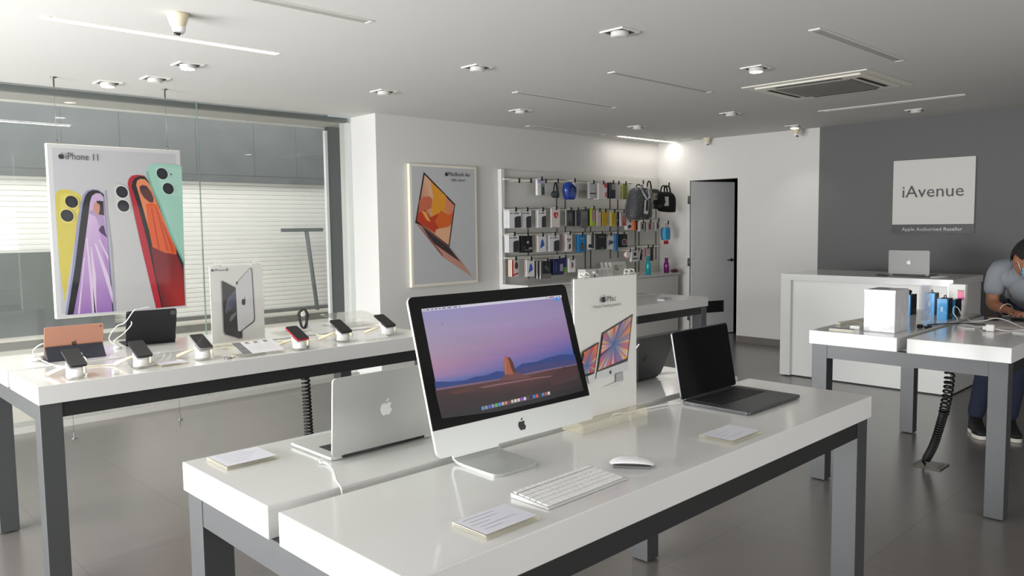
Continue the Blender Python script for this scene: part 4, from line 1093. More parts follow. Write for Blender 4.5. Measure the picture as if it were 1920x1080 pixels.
for k, (dx, lb) in enumerate(((0, 'white cable arching from the second phone to the table gap, the outer one'), (0.022, 'white cable arching from the second phone to the table gap, the inner one'))):
    lead('white_cable', lb, [(1.345 - dx * .7, 3.95, HT + 0.03 - dx * .3), (1.42 - dx, 4.02 - dx, HT + 0.034 - dx * .6), (1.50 - dx * 1.4, 4.10, HT + 0.02), (1.54 - dx * 1.6, 4.155, HT + 0.0038)])
for (x, y, lb) in ((1.20, 3.99, 'cream cable wandering left from the second phone stand'), (1.96, 3.95, 'cream cable lying behind the red-edged phone stand'), (2.28, 3.98, 'cream cable lying left of the black phone beside the red-edged one'), (2.55, 4.02, 'cream cable lying left of the rightmost phone stand')):
    lead('cream_cable', lb, [(x + 0.0, y - 0.02, HT + 0.008), (x - 0.03, y + 0.02, HT + 0.0038), (x - 0.10, y + 0.05, HT + 0.0038), (x - 0.15, y + 0.12, HT + 0.0038), (x - 0.14, y + 0.17, HT + 0.0038)], 0.003, CREAM)

# smart watch on its clear stand
sw = thing('smart_watch', 'black banded smart watch standing on a small clear block', 'watch', (2.445, 4.405, HT + 0.0))
m = MB(); m.box((0.01, 0, 0.008), (0.075, 0.055, 0.0155), None, 0.002); m.build('clear_block', ACR, sw)
m = MB(); m.tube(bez([(0.03, 0.0, 0.016), (0.034, 0.0, 0.03), (0.026, 0.0, 0.06)], 6), 0.004, 8); m.build('stand_arm', WPL, sw)
m = MB()
lp = [(0.033 * math.cos(a) * (1.0 if math.sin(a) > 0 else 0.75) + 0.004, 0.063 * math.sin(a) + 0.078) for a in [2 * PI * k / 28 for k in range(28)]]
A = [m.bm.verts.new((x, -0.014, z)) for x, z in lp]; B_ = [m.bm.verts.new((x, 0.014, z)) for x, z in lp]
C_ = [m.bm.verts.new((0.004 + (x - 0.004) * 0.84, -0.014, 0.078 + (z - 0.078) * 0.9)) for x, z in lp]; D_ = [m.bm.verts.new((0.004 + (x - 0.004) * 0.84, 0.014, 0.078 + (z - 0.078) * 0.9)) for x, z in lp]
n = len(lp)
for i in range(n):
    j = (i + 1) % n
    for q in ((A[i], B_[i], B_[j], A[j]), (C_[j], D_[j], D_[i], C_[i]), (A[j], C_[j], C_[i], A[i]), (B_[i], D_[i], D_[j], B_[j])):
        m.bm.faces.new(q)
m._paint(m.bm.faces[:], 0)
m.build('band', pm('black_rubber_band', (20, 20, 21), 0.5), sw)
m = MB(); m.box((-0.026, -0.004, 0.112), (0.012, 0.034, 0.040), Matrix.Rotation(0.5, 4, 'Y'), 0.005); m.build('watch_case', BLK, sw)
m = MB(); m.lathe([(0.016, 0), (0.016, 0.008), (0.012, 0.010)], 20, (-0.010, -0.014, 0.110), M=Matrix.Rotation(PI / 2, 4, 'X')); m.build('charging_disc', WPL, sw)

# clear sloping riser at the right end of the table
rs = thing('acrylic_riser', 'empty clear acrylic riser with an angled top near the dark pillar', 'display stand', (2.80, 4.43, HT))
m = MB(); m.bx(-0.15, 0.17, -0.09, -0.086, 0, 0.05); m.bx(-0.15, 0.17, -0.09, 0.12, 0.0005, 0.004)
m.prism([(-0.15, -0.09, 0.05), (-0.15, 0.12, 0.075), (-0.15, 0.12, 0.079), (-0.15, -0.09, 0.054)], (0.32, 0, 0)); m.bx(0.166, 0.17, -0.09, 0.12, 0, 0.075)
m.build('bent_sheet', ACR, rs)
rt = thing('acrylic_plate', 'thin clear plate lying flat behind the red-edged phone', 'plate', (2.34, 4.40, HT))
MB().box((0, 0, 0.004), (0.20, 0.16, 0.006), None, 0.001).build('plate', ACR, rt)

# white lead of the silver laptop, running over the slab edge into the gap
lead('white_cable', 'white power lead of the silver laptop, hanging into the gap between the slabs', [(1.090, 1.885, HT + 0.008), (1.072,1.865,0.906), (1.082,1.849,0.904), (1.064,1.787,0.904), (1.022,1.7,0.904), (1.010, 1.668, HT + 0.004), (1.006, 1.650, HT - 0.006), (1.006, 1.644, 0.845)], 0.0026)
lead('white_cable', 'white lead behind the dark open laptop, coming from the sign holder', [(2.02, 1.641, HT - 0.03), (2.05, 1.628, HT + 0.002), (2.09, 1.605, HT + 0.0045), (2.20, 1.595, HT + 0.0045), (2.29, 1.575, HT + 0.0045), (2.335, 1.552, HT + 0.006)], 0.003)
lead('white_cable', 'short white lead curving up beside the tilted dark laptop lid', [(2.27, 1.735, HT + 0.004), (2.28, 1.735, 0.96), (2.291,1.73,1.067), (2.307,1.73,1.085), (2.327,1.73,1.099)], 0.003)
lead('white_cable', 'loose white cable on the table right of the tilted dark laptop', [(2.72, 1.95, HT + 0.0038), (2.80, 1.93, HT + 0.0038), (2.86, 1.88, HT + 0.0038), (2.80, 1.82, HT + 0.0038), (2.75, 1.80, HT + 0.0038)], 0.003)

# ================================================================== COUNTER
ct = thing('sales_counter', 'white sales counter in front of the dark grey wall', 'counter', (7.39, 2.17, 0))
CL = 1.572
MB().bx(0, 0.86, 0.0, CL, 0.968, 1.030, bev=0.002).build('countertop', WHITE, ct)
MB().bx(0, 0.86, CL - 0.105, CL, 0.012, 0.968, bev=0.002).build('side_panel', WHITE, ct)
MB().bx(0.045, 0.86, 0.014, 0.062, 0.012, 0.968, bev=0.002).build('side_panel', WHITE, ct)
MB().bx(0.045, 0.065, 0.062, CL - 0.105, 0.012, 0.968).build('front_panel', pm('counter_front', (222, 222, 218), 0.3), ct)
MB().bx(0.07, 0.84, 0.03, CL - 0.03, 0.0, 0.012).build('plinth', BLKM, ct)
lead('dark_cable', 'dark flat cable lying on the counter at the silver laptop', [(7.70, 2.93, 1.034), (7.66, 2.86, 1.034), (7.62, 2.80, 1.033)], 0.004, BLKM)
lead('white_cable', 'pale cable loop on the counter to the right of the silver laptop', [(7.62, 2.43, 1.034), (7.64, 2.36, 1.034), (7.72, 2.33, 1.04), (7.80, 2.34, 1.034), (7.76, 2.40, 1.034), (7.66, 2.42, 1.034)], 0.004)

# ================================================================== THINGS ON THE RIGHT-HAND TABLE
WRAP = pm('plastic_wrapped_white', (206, 205, 208), 0.18, noise=0.09, nscale=7, bump=0.8, bscale=14, coat=0.6)
bxw = thing('carton', 'large white carton in shiny shrink wrap on the right-hand table', 'box', (4.757, 1.749, HT), 0.0)
MB().box((0, 0, 0.1225), (0.215, 0.176, 0.245), None, 0.004).build('carton', WRAP, bxw)
m = MB(); m.prism([(-0.109, -0.088, 0.225), (-0.1095, 0.088, 0.232), (-0.1085, 0.088, 0.2452), (-0.1085, -0.088, 0.2452)], (0.001, 0, 0)); m.bx(-0.1, 0.1, -0.08, 0.08, 0.2452, 0.2465)
m.build('wrap_fold', clear('wrap_film', (250, 250, 252), 0.25, 0.1), bxw)

BLU = (40, 158, 226)
def blue_box(x0, x1, y0, y1, h, label, hook=False, rz=0.0, mark=True):
    t = thing('speaker_box', label, 'box', ((x0 + x1) / 2, (y0 + y1) / 2, HT), rz, 'blue and black boxes on the right-hand table')
    w, d = x1 - x0, y1 - y0
    MB().box((0, 0, h / 2), (w, d, h), None, 0.0015).build('box_body', pm('black_carton', (24, 26, 32), 0.35), t)
    sh = [(rc(-d / 2, d / 2, 0, h), BLU)]
    if mark: sh.append((rc(-d * 0.12, d * 0.10, h * 0.40, h * 0.62), (190, 222, 240)))
    art('blue_side', t, (-w / 2 - 0.0004, 0, 0), (0, -1, 0), (0, 0, 1), sh, INK, step=0.0003)
    art('front_print', t, (0, -d / 2 - 0.0004, 0), (1, 0, 0), (0, 0, 1), [(rc(-w / 2, -w * 0.36, 0, h), BLU), (rc(w * 0.1, w * 0.22, h * 0.12, h * 0.28), (150, 140, 110)), (rc(-w * 0.1, w * 0.3, h * 0.80, h * 0.84), (60, 64, 74))], INK, step=0.0003)
    if hook:
        m = MB(); m.tube(bez([(-w * 0.2, 0, h), (-w * 0.12, 0, h + 0.016), (w * 0.1, 0, h + 0.018), (w * 0.24, 0, h)], 6), 0.003, 6); m.build('carry_loop', BLKM, t)
    return t
blue_box(5.625, 5.755, 1.915, 1.985, 0.138, 'blue and black box half hidden behind the shrink-wrapped carton', mark=False)
bt = thing('speaker', 'dark cylinder lying on top of the box behind the shrink-wrapped carton', 'speaker', (5.675, 1.95, HT + 0.139))
m = MB(); m.lathe([(0.010, -0.05), (0.014, -0.046), (0.014, 0.046), (0.010, 0.05)], 16, (0, 0, 0.0145), M=Matrix.Rotation(PI / 2, 4, 'Y')); m.build('body', BLKM, bt)
blue_box(5.715, 5.805, 1.79, 1.852, 0.150, 'tall blue box just right of the upright clear stand', True)
blue_box(5.495, 5.605, 1.645, 1.705, 0.137, 'blue box with a small carry loop, nearest the camera', True)
blue_box(5.662, 5.826, 1.655, 1.682, 0.117, 'narrow blue-edged box with a wide black face, furthest right')
wb_ = thing('white_box', 'white product box standing behind the blue boxes with a pink label corner', 'box', (5.90, 1.70, HT))
MB().box((0, 0, 0.103), (0.05, 0.10, 0.206), None, 0.002).build('box_body', pm('white_carton', (228, 225, 220), 0.4), wb_)
art('pink_label', wb_, (-0.0254, 0, 0), (0, -1, 0), (0, 0, 1), [(rc(0.004, 0.044, 0.10, 0.168), [(226, 70, 160), (226, 70, 160), (230, 60, 80), (230, 60, 80)]), (rc(0.004, 0.044, 0.16, 0.168), (60, 40, 50))], INK, step=0.0003)

sd = thing('acrylic_stand', 'upright clear acrylic stand between the carton and the blue boxes', 'display stand', (5.20, 1.68, HT))
m = MB(); m.box((0, 0, 0.0125), (0.07, 0.066, 0.024), None, 0.002); m.build('acrylic_foot', ACR, sd)
m = MB(); m.box((-0.012, 0.004, 0.132), (0.003, 0.056, 0.212)); m.box((0.010, -0.002, 0.135), (0.003, 0.056, 0.218), Matrix.Rotation(0.25, 4, 'Z')); m.build('acrylic_panel', clear('cool_acrylic', (206, 208, 220), 0.22), sd)
for (x, y, w, d, h, rz, lb) in ((4.545, 1.915, 0.06, 0.135, 0.016, 0.0, 'silver-edged clear card block at the near corner, left of the shrink-wrapped carton'), (4.70, 1.90, 0.05, 0.055, 0.022, 0.1, 'small glossy white block touching the foot of the shrink-wrapped carton')):
    t = thing('card_block', lb, 'card holder', (x, y, HT), rz)
    MB().box((0, 0, h / 2), (w, d, h), None, 0.002).build('clear_block', ACRE if h < .02 else WPL, t)
    if h < .02: MB().box((0, 0, h + 0.0006), (w - 0.006, d - 0.006, 0.001)).build('silver_insert', pm('silver_card', (160, 160, 162), 0.3, metal=0.5), t)
rl = thing('acrylic_strip', 'long clear strip lying behind the shrink-wrapped carton', 'display stand', (5.02, 2.03, HT), -0.12)
m = MB(); m.box((0, 0, 0.009), (0.42, 0.03, 0.018), None, 0.002); m.box((0.10, -0.05, 0.004), (0.20, 0.07, 0.007), None, 0.001); m.build('clear_strip', ACRE, rl)
lead('black_cable', 'black cable with a plug trailing past the clear stand on the right-hand table', [(5.02, 1.63, HT + 0.008), (5.08, 1.60, HT + 0.004), (5.14, 1.645, HT + 0.004), (5.24, 1.60, HT + 0.004), (5.36, 1.50, HT + 0.004), (5.40, 1.40, HT + 0.003)], 0.0035, BLKM)
bp_ = thing('black_plug', 'black plug lying on the table beside the shrink-wrapped carton', 'plug', (4.98, 1.635, HT))
m = MB(); m.box((0, 0, 0.012), (0.03, 0.03, 0.022), None, 0.005); m.box((0.035, -0.03, 0.007), (0.07, 0.018, 0.012), None, 0.004); m.build('plug_body', BLKM, bp_)
ch = thing('charger_cube', 'white charger cube among the tangled cables on the right-hand table', 'charger', (5.10, 1.296, HT), 0.15)
m = MB(); m.box((0, 0, 0.020), (0.042, 0.040, 0.038), None, 0.005); m.box((0.0, 0.028, 0.018), (0.024, 0.018, 0.020), None, 0.003); m.build('cube_body', WPL, ch)
lead('white_cable', 'white cable making a big loop in front of the man', [(5.62, 1.56, HT + 0.004), (5.50, 1.50, HT + 0.004), (5.52, 1.44, HT + 0.01), (5.55, 1.38, HT + 0.028), (5.50, 1.30, HT + 0.02), (5.36, 1.20, HT + 0.006), (5.30, 1.14, HT + 0.004), (5.40, 1.08, HT + 0.004)], 0.0032)
lead('white_cable', 'white cable running up the edge of the right-hand blue box', [(5.60, 1.60, HT + 0.004), (5.58, 1.585, HT + 0.03), (5.56, 1.60, HT + 0.075), (5.53, 1.615, HT + 0.085), (5.50, 1.61, HT + 0.05), (5.49, 1.585, HT + 0.02), (5.46, 1.575, HT + 0.004)], 0.003)
lead('white_cable', 'white cable arching up beside the man\'s hands at the right edge', [(5.62, 1.22, HT + 0.004), (5.64, 1.24, HT + 0.03), (5.60, 1.22, HT + 0.058), (5.54, 1.17, HT + 0.05), (5.52, 1.12, HT + 0.02), (5.54, 1.08, HT + 0.006)], 0.0032)
lead('white_cable', 'white cable lying flat from the charger cube to the left', [(5.13, 1.335, HT + 0.02), (5.22, 1.40, HT + 0.004), (5.30, 1.47, HT + 0.004), (5.24, 1.50, HT + 0.004), (5.12, 1.46, HT + 0.004), (5.12, 1.38, HT + 0.004)], 0.003)
lead('white_cable', 'white cable lying flat from the charger cube toward the right edge', [(5.10, 1.27, HT + 0.016), (5.14, 1.22, HT + 0.004), (5.24, 1.16, HT + 0.004), (5.22, 1.09, HT + 0.004), (5.10, 1.10, HT + 0.004), (5.08, 1.18, HT + 0.004)], 0.003)
bk = thing('card_terminal', 'black handheld device lying on the table in front of the man', 'device', (5.72, 1.442, HT), 0.1)
m = MB(); m.box((0, 0, 0.016), (0.14, 0.078, 0.030), None, 0.008); m.build('device_body', BLKM, bk)
art('gold_mark', bk, (-0.0705, 0, 0.016), (0, -1, 0), (0, 0, 1), [(rc(-0.014, 0.012, -0.003, 0.003), (150, 110, 50))], INK, step=0.0003)
hp_ = thing('phone', 'dark phone lying in front of the man under his hands', 'phone', (5.745, 1.31, HT), 0.3)
MB().box((0, 0, 0.005), (0.15, 0.075, 0.009), None, 0.003).build('phone_body', BLKM, hp_)

# ================================================================== THINGS ON THE FAR TABLE
cd_ = thing('phone', 'flat phone lying alone on the far table near its right end', 'phone', (5.55, 3.86, HT), 0.15)
m = MB(); m.prism([(x, y, 0.0005) for x, y in rrect(-0.075, 0.075, -0.036, 0.036, 0.01, 4)], (0, 0, 0.008)); m.build('phone_body', pm('phone_pale', (200, 200, 198), 0.3), cd_)
MB().box((0.0, 0, 0.009), (0.138, 0.064, 0.0008)).build('screen', pm('phone_grey_screen', (120, 120, 118), 0.15), cd_)
for (x, y, w, d, h, lb) in ((5.02, 4.02, 0.22, 0.16, 0.07, 'open clear acrylic tray on the far table, just right of the sign holder'), (5.30, 4.08, 0.12, 0.14, 0.06, 'clear acrylic cube on the far table, left of the lone phone')):
    t = thing('acrylic_tray', lb, 'display stand', (x, y, HT))
    m = MB(); m.bx(-w / 2, w / 2, -d / 2, d / 2, 0.0005, 0.005)
    for (a, b, c, d_) in ((-w / 2, -w / 2 + .004, -d / 2, d / 2), (w / 2 - .004, w / 2, -d / 2, d / 2), (-w / 2, w / 2, -d / 2, -d / 2 + .004), (-w / 2, w / 2, d / 2 - .004, d / 2)):
        m.bx(a, b, c, d_, 0.005, h)
    m.build('clear_sides', ACR, t)

# ================================================================== ACCESSORY WALL
YW = 6.45
cab = thing('cabinet', 'long low white cabinet under the accessory wall', 'cabinet', (6.05, 6.02, 0))
MB().bx(0, 2.945, -0.03, 0.43, 0.858, 0.886, bev=0.002).build('cabinet_top', WHITE, cab)
cb = MB(); cb.bx(0.01, 2.93, 0.02, 0.43, 0.09, 0.858); cb.build('carcass', PAINT, cab)
for i in range(6):
    MB().bx(0.012 + i * 0.4865, 0.012 + (i + 1) * 0.4865 - 0.006, 0.0, 0.0195, 0.10, 0.852, bev=0.0015).build('door', pm('cabinet_door', (222, 220, 215), 0.35), cab)
MB().bx(0.02, 2.92, 0.03, 0.42, 0, 0.09).build('plinth', pm('cabinet_plinth', (198, 196, 190), 0.5), cab)

pn = thing('accessory_rack', 'white panel with rails and hooks holding the hanging accessories', 'display rack', (6.05, YW, 0.886))
def P_(x, y, z): return (x - 6.05, y - YW, z - 0.886)
m = MB(); m.bx(0.05, 3.05, -0.022, -0.002, 0.0, 1.285); m.build('back_board', pm('board_warm_grey', (206, 204, 197), 0.5), pn)
m = MB(); m.bx(0.0, 0.05, -0.06, -0.002, 0.0, 1.29, bev=0.002); m.build('side_upright', WHITE, pn)
UPR = pm('dark_wire_upright', (60, 60, 58), 0.5)
for x, z0, z1 in ((6.11, 1.0, 2.10), (6.50, 0.92, 1.62), (6.995, 1.15, 2.08), (7.149, 1.15, 2.08), (7.52, 0.90, 1.72), (7.626, 0.90, 1.72), (8.02, 1.1, 2.07), (8.18, 1.1, 2.07), (8.56, 0.90, 1.59), (8.64, 0.90, 1.59), (9.03, 1.05, 1.98)):
    MB().bx(x - 6.05 - 0.005, x - 6.05 + 0.005, -0.030, -0.022, z0 - 0.886, z1 - 0.886).build('wire_upright', UPR, pn)
RAILW = pm('pale_rail', (218, 216, 206), 0.4)
for x0, x1, z in ((6.08, 8.42, 2.065), (6.08, 8.36, 1.722), (6.08, 8.36, 1.437), (6.08, 7.42, 1.18), (8.0, 9.05, 1.595), (8.0, 9.05, 1.24)):
    MB().bx(x0 - 6.05, x1 - 6.05, -0.072, -0.044, z - 0.886 - 0.014, z - 0.886 + 0.014, bev=0.003).build('rail', RAILW, pn)
    m = MB(); m.bx(x0 - 6.05, x1 - 6.05, -0.075, -0.040, z - 0.886 + 0.014, z - 0.886 + 0.018); m.build('rail_lip', pm('dark_rail_lip', (96, 94, 88), 0.5), pn)
for x, z in ((7.55, 1.93), (8.30, 1.93)):
    MB().bx(x - 6.05 - 0.16, x - 6.05 + 0.16, -0.026, -0.022, z - 0.886 - 0.045, z - 0.886 + 0.045).build('blank_label', pm('grey_label_plate', (172, 170, 162), 0.5), pn)
def hook(x, z, y1=6.215, par=pn):
    m = MB(); m.tube([P_(x, 6.40, z), P_(x, y1, z + 0.004)], 0.004, 6)
    m.tube([P_(x, y1, z + 0.004), P_(x, y1 - 0.002, z + 0.022)], 0.004, 6)
    o = m.build('hook', RAILW, par)
    k = MB(); k.box(P_(x, y1 - 0.004, z + 0.0), (0.024, 0.006, 0.05), None, 0.002); k.build('black_tip', BLKM, o)

CARD = pm('white_card_pack', (226, 224, 222), 0.4)
def pack(R, y, col, label, shapes=(), n=1, dy=0.022, depth=0.016, dx=0.0, name='accessory_pack', cat='accessory', stacklabel=None, back=None, hk=True, tilt=0.0):
    """a carded pack hanging by its top; R = (x0, x1, z0, z1) of its face; n packs one behind the other"""
    x0, x1, z0, z1 = R
    w, h = x1 - x0, z1 - z0
    if hk: hook((x0 + x1) / 2, z1 + 0.008, y - 0.012)
    for i in range(n):
        lb = label if i == 0 else stacklabel + ('' if n < 3 else ('', ', next behind it', ', third from the front', ', fourth from the front', ', fifth from the front')[i])
        t = thing(name, lb, cat, ((x0 + x1) / 2 + dx * i, y + i * dy + depth / 2, z0), tilt)
        row = 'lower right row' if x1 > 8.35 and z1 < 1.3 else 'upper right row' if x1 > 8.35 else 'fourth row' if z1 < 1.3 else 'third row' if z1 < 1.5 else 'second row' if z1 < 1.85 else 'top row'
        t['group'] = 'carded accessories hanging in the ' + row
        c = col if (i == 0 or back is None) else back[(i - 1) % len(back)]
        MB().bx(-w / 2, w / 2, -depth / 2, depth / 2, 0, h, bev=0.002).build('pack_card', pm('pack_%d_%d_%d' % c, c, 0.4), t)
        if i == 0 and shapes:
            sh = []
            for s_ in shapes:
                sh.append(([(-w / 2 + p[0] * w, p[1] * h) for p in s_[0]], s_[1]))
            art('pack_print', t, (0, -depth / 2, 0), (1, 0, 0), (0, 0, 1), sh, INK, step=0.0004)
DP = [(rc(.08, .30, .80, .84), (40, 40, 44)), (rc(.40, .80, .80, .85), (30, 30, 34)), ([(.44, .02), (.44, .58), (.62, .66), (.97, .68), (.97, .02)], (52, 50, 56)), (rc(.1, .3, .4, .41), (170, 165, 190))]
TB_ = [([(.22, .20), (.38, .66), (.52, .78), (.62, .74), (.78, .46), (.78, .40)], (58, 92, 176)), ([(.0, .93), (.0, 1), (.6, 1), (.2, .93)], (224, 190, 170))]
WH = (226, 225, 226)
# first row
pack((6.455,6.573,1.885,2.064), 6.22, WH, 'white and lilac box with a dark green earphone picture, first in the top row', [(rc(0, 1, .76, 1), (176, 172, 206)), (rc(.48, 1, .0, .76), (120, 132, 118)), (rc(.6, .95, .05, .55), (44, 74, 60)), (rc(.2, .3, .45, .65), (190, 190, 196))], depth=0.03)
for px in (974, 996, 1024):
    pass
hook(6.157, 2.04); hook(6.343, 2.045); hook(6.589, 2.05)
t = thing('headphones', 'dark headphones in a blister pack hanging in the top row', 'headphones', (6.777, 6.235, 1.86))
hook(6.777, 2.056, 6.20)
m = MB(); m.tube(bez([(-0.042, 0, 0.035), (-0.030, 0, 0.12), (0.0, 0, 0.178), (0.030, 0, 0.12), (0.042, 0, 0.035)], 8), 0.008, 8); m.build('headband', BLKM, t)
for sx in (-1, 1):
    m = MB(); m.lathe([(0.036, -0.016), (0.040, -0.01), (0.040, 0.012), (0.028, 0.018)], 20, (sx * 0.026, 0, 0.04), M=Matrix.Rotation(PI / 2, 4, 'X') @ Matrix.Rotation(sx * 0.5, 4, 'Y')); m.build('ear_cup', pm('dark_green_cup', (38, 46, 42), 0.4), t)
t = thing('headphone_case', 'blue domed headphone case with a carry loop, hanging in the top row', 'case', (7.026, 6.24, 1.845))
hook(7.04, 2.068, 6.17)
m = MB()
o = [(0.05, 0.0), (0.075, 0.01), (0.10, 0.10), (0.095, 0.155), (0.065, 0.195), (0.0, 0.21), (-0.065, 0.195), (-0.095, 0.155), (-0.10, 0.10), (-0.075, 0.01), (-0.05, 0.0)]
o = [(p.x, p.y) for p in bez([(x, z, 0) for x, z in o], 4)]
for k, (s_, yy) in enumerate(((0.9, 0.035), (1.0, 0.02), (1.0, -0.015), (0.9, -0.032), (0.6, -0.045))):
    ring = [m.bm.verts.new((x * s_, yy, 0.105 + (z - 0.105) * s_)) for x, z in o]
    if k:
        for i in range(len(ring)):
            f = m.bm.faces.new((pr[i], pr[(i + 1) % len(ring)], ring[(i + 1) % len(ring)], ring[i])); f.smooth = True
    else: m.bm.faces.new(ring)
    pr = ring
m.bm.faces.new(pr[::-1]); bmesh.ops.recalc_face_normals(m.bm, faces=m.bm.faces[:]); m._paint(m.bm.faces[:], 0)
m.build('case_shell', pm('royal_blue_shell', (28, 62, 150), 0.25, noise=0.3, nscale=14, coat=0.4), t)
m = MB(); m.tube(bez([(-0.055, -0.046, 0.09), (-0.03, -0.05, 0.15), (0.03, -0.05, 0.15), (0.055, -0.046, 0.09)], 6), 0.012, 8); m.build('ear_pads', pm('dark_navy', (20, 30, 70), 0.5), t)
pack((7.374,7.486,1.863,2.054), 6.22, (176, 176, 180), 'silver-grey pack with a black band, hanging in the top row', [(rc(0, 1, .28, .36), (36, 36, 40))], 2, stacklabel='white-edged pack right behind the silver-grey one in the top row', back=[(214, 214, 214)])
pack((7.524,7.691,1.852,2.053), 6.21, (224, 214, 214), 'white pack with a red corner tab in the top row', [(rc(.7, 1, .74, 1), (206, 40, 50)), (rc(.8, .95, .15, .45), (196, 60, 70)), (rc(.2, .22, 0, 1), (200, 160, 170)), (rc(.45, .47, 0, 1), (206, 170, 176))], 4, 0.02, stacklabel='white pack stacked behind the one with the red tab', back=[(222, 214, 212)])
pack((7.743,7.861,1.869,2.064), 6.21, (52, 56, 62), 'dark pack with a grey label in the top row', [(rc(.35, 1, .55, .95), (140, 140, 142)), (rc(.35, 1, .46, .55), (20, 20, 22)), (rc(.3, 1, 0, .4), (44, 60, 70))], 2, stacklabel='black pack right behind the dark one with a grey label', back=[(24, 24, 26)])
pack((7.882,7.992,1.857,2.061), 6.23, (216, 208, 200), 'pale pack left of the olive green one in the top row', [(rc(.3, .34, 0, 1), (190, 150, 150)), (rc(.6, .64, 0, 1), (190, 160, 160))], 3, stacklabel='pale pack stacked behind another, left of the olive green one', back=[(214, 206, 198)])
pack((8.0,8.089,1.865,2.057), 6.20, (140, 148, 66), 'olive green pack at the right end of the top row', [(rc(.15, .85, .12, .55), (156, 162, 84))])
# second row
pack((5.982,6.167,1.515,1.714), 6.20, WH, 'white box with a dark phone picture, first in the second row', DP, 4, 0.024, 0.018, stacklabel='white box stacked behind the first one of the second row')
pack((6.201,6.349,1.513,1.716), 6.22, WH, 'white box with a dark phone picture, second in the second row', DP, 2, 0.024, 0.018, stacklabel='white box stacked behind the second one of the second row')
pack((6.459,6.595,1.516,1.717), 6.22, WH, 'white box with a dark phone picture left of the red shield pack', DP, 2, 0.024, 0.018, stacklabel='white box stacked behind the one left of the red shield pack')
SHD = [([(.28, .60), (.26, .78), (.50, .80), (.78, .80), (.78, .64), (.70, .54), (.55, .47), (.38, .52)], (196, 26, 36)), ([(.50, .58), (.58, .74), (.68, .70), (.62, .60), (.66, .54), (.60, .52), (.57, .57)], (226, 214, 210)), (rc(.15, .40, .0, .035), (196, 40, 50))]
pack((6.661,6.81,1.514,1.736), 6.20, (220, 212, 206), 'white pack with a red shield emblem in the second row', SHD)
pack((6.939,7.036,1.53,1.719), 6.20, (58, 60, 64), 'charcoal case pack right of the red shield pack', [(rc(.1, .9, .3, .8), (84, 86, 88))], 2, stacklabel='pale-edged pack behind the charcoal case pack', back=[(210, 206, 196)])
pack((7.082,7.151,1.528,1.719), 6.20, (34, 40, 66), 'dark navy pack in the crowded middle of the second row', [(rc(.0, .2, 0, 1), (200, 190, 170))], 4, 0.02, stacklabel='brownish pack stacked behind the dark navy one', back=[(90, 78, 60), (40, 36, 34), (170, 160, 140)])
pack((7.189,7.309,1.502,1.726), 6.20, (98, 98, 98), 'mid grey hanging pouch, longest of the second row', [(rc(.1, .9, .55, .9), (110, 112, 112))], depth=0.03)
pack((7.368,7.45,1.526,1.74), 6.20, (176, 190, 60), 'lime green framed pack in the second row', [(rc(.25, .95, .28, .9), (170, 130, 140)), (rc(.3, .9, 0, .2), (150, 190, 40))], 3, 0.02, stacklabel='olive pack stacked behind the lime framed one', back=[(110, 116, 40), (70, 74, 40)])
pack((7.479,7.563,1.525,1.715), 6.20, (206, 196, 186), 'pale pack between the lime framed and mustard yellow ones', [(rc(.4, .46, 0, 1), (180, 110, 110)), (rc(.7, .74, 0, .8), (150, 140, 130))], 2, stacklabel='pale pack stacked behind the one left of the mustard yellow pack')
pack((7.593,7.677,1.524,1.708), 6.20, (190, 156, 30), 'mustard yellow pack in the second row', [(rc(0, 1, .9, 1), (206, 180, 90))], 2, stacklabel='dark pack edge behind the mustard yellow one', back=[(100, 90, 60)])
pack((7.761,7.858,1.522,1.703), 6.20, (206, 186, 70), 'yellow pack with a pale frame in the second row', [(rc(.15, .85, .08, .85), (186, 156, 50)), (rc(0, 1, .95, 1), (224, 214, 130))], 4, 0.02, stacklabel='white pack stacked behind the pale framed yellow one', back=[(226, 220, 206)])
pack((7.945,8.066,1.52,1.703), 6.20, (216, 208, 204), 'white pack with a fading red panel, last in the second row', [(rc(.30, 1, .05, .75), [(176, 20, 36), (176, 20, 36), (226, 170, 170), (226, 170, 170)])], 2, stacklabel='dark pack behind the one with a fading red panel', back=[(60, 56, 56)])
# third row
pack((5.969,6.129,1.246,1.443), 6.20, WH, 'white box with a dark phone picture, first in the third row', DP, 3, 0.024, 0.018, stacklabel='white box stacked behind the first one of the third row')
pack((6.176,6.341,1.239,1.427), 6.20, (24, 28, 28), 'black pouch pack with a small white triangle in the third row', [([(.50, .55), (.45, .62), (.58, .72), (.68, .60), (.60, .52)], (190, 190, 190)), (rc(.2, .8, .12, .18), (120, 120, 110)), (rc(.65, .95, .2, .3), (170, 170, 150)), (rc(.1, .3, .14, .4), (60, 66, 60))], 2, 0.03, 0.026, stacklabel='black pouch pack behind the one with the white triangle')
pack((6.434,6.57,1.237,1.429), 6.20, WH, 'white pack with a blue tablet picture in the third row', TB_, 2, stacklabel='peach-edged pack behind the blue tablet one of the third row', back=[(226, 200, 186)])
pack((6.621,6.797,1.237,1.431), 6.20, WH, 'white box with a dark phone picture, right of the blue tablet pack', DP, 3, 0.024, 0.018, stacklabel='white box stacked behind the one right of the blue tablet pack')
pack((6.917,7.023,1.228,1.44), 6.20, (222, 216, 212), 'white pack with small dark pictures in the third row', [(rc(.1, .8, .66, .72), (90, 70, 64)), (rc(.2, .7, .55, .62), (120, 100, 90)), ([(.35, .15), (.45, .45), (.7, .42), (.75, .2), (.5, .12)], (54, 44, 44))], 3, stacklabel='white pack stacked behind the one with small dark pictures', back=[(216, 196, 190)])
pack((7.128,7.257,1.214,1.424), 6.20, (28, 126, 186), 'bright blue pack with a dark round earpiece picture', [(ell(.58, .30, .26, .24), (52, 60, 70)), (ell(.58, .28, .15, .15), (130, 80, 60)), (rc(.3, .85, .76, .79), (190, 200, 150))], 2, stacklabel='bright blue pack behind the one with the earpiece picture')
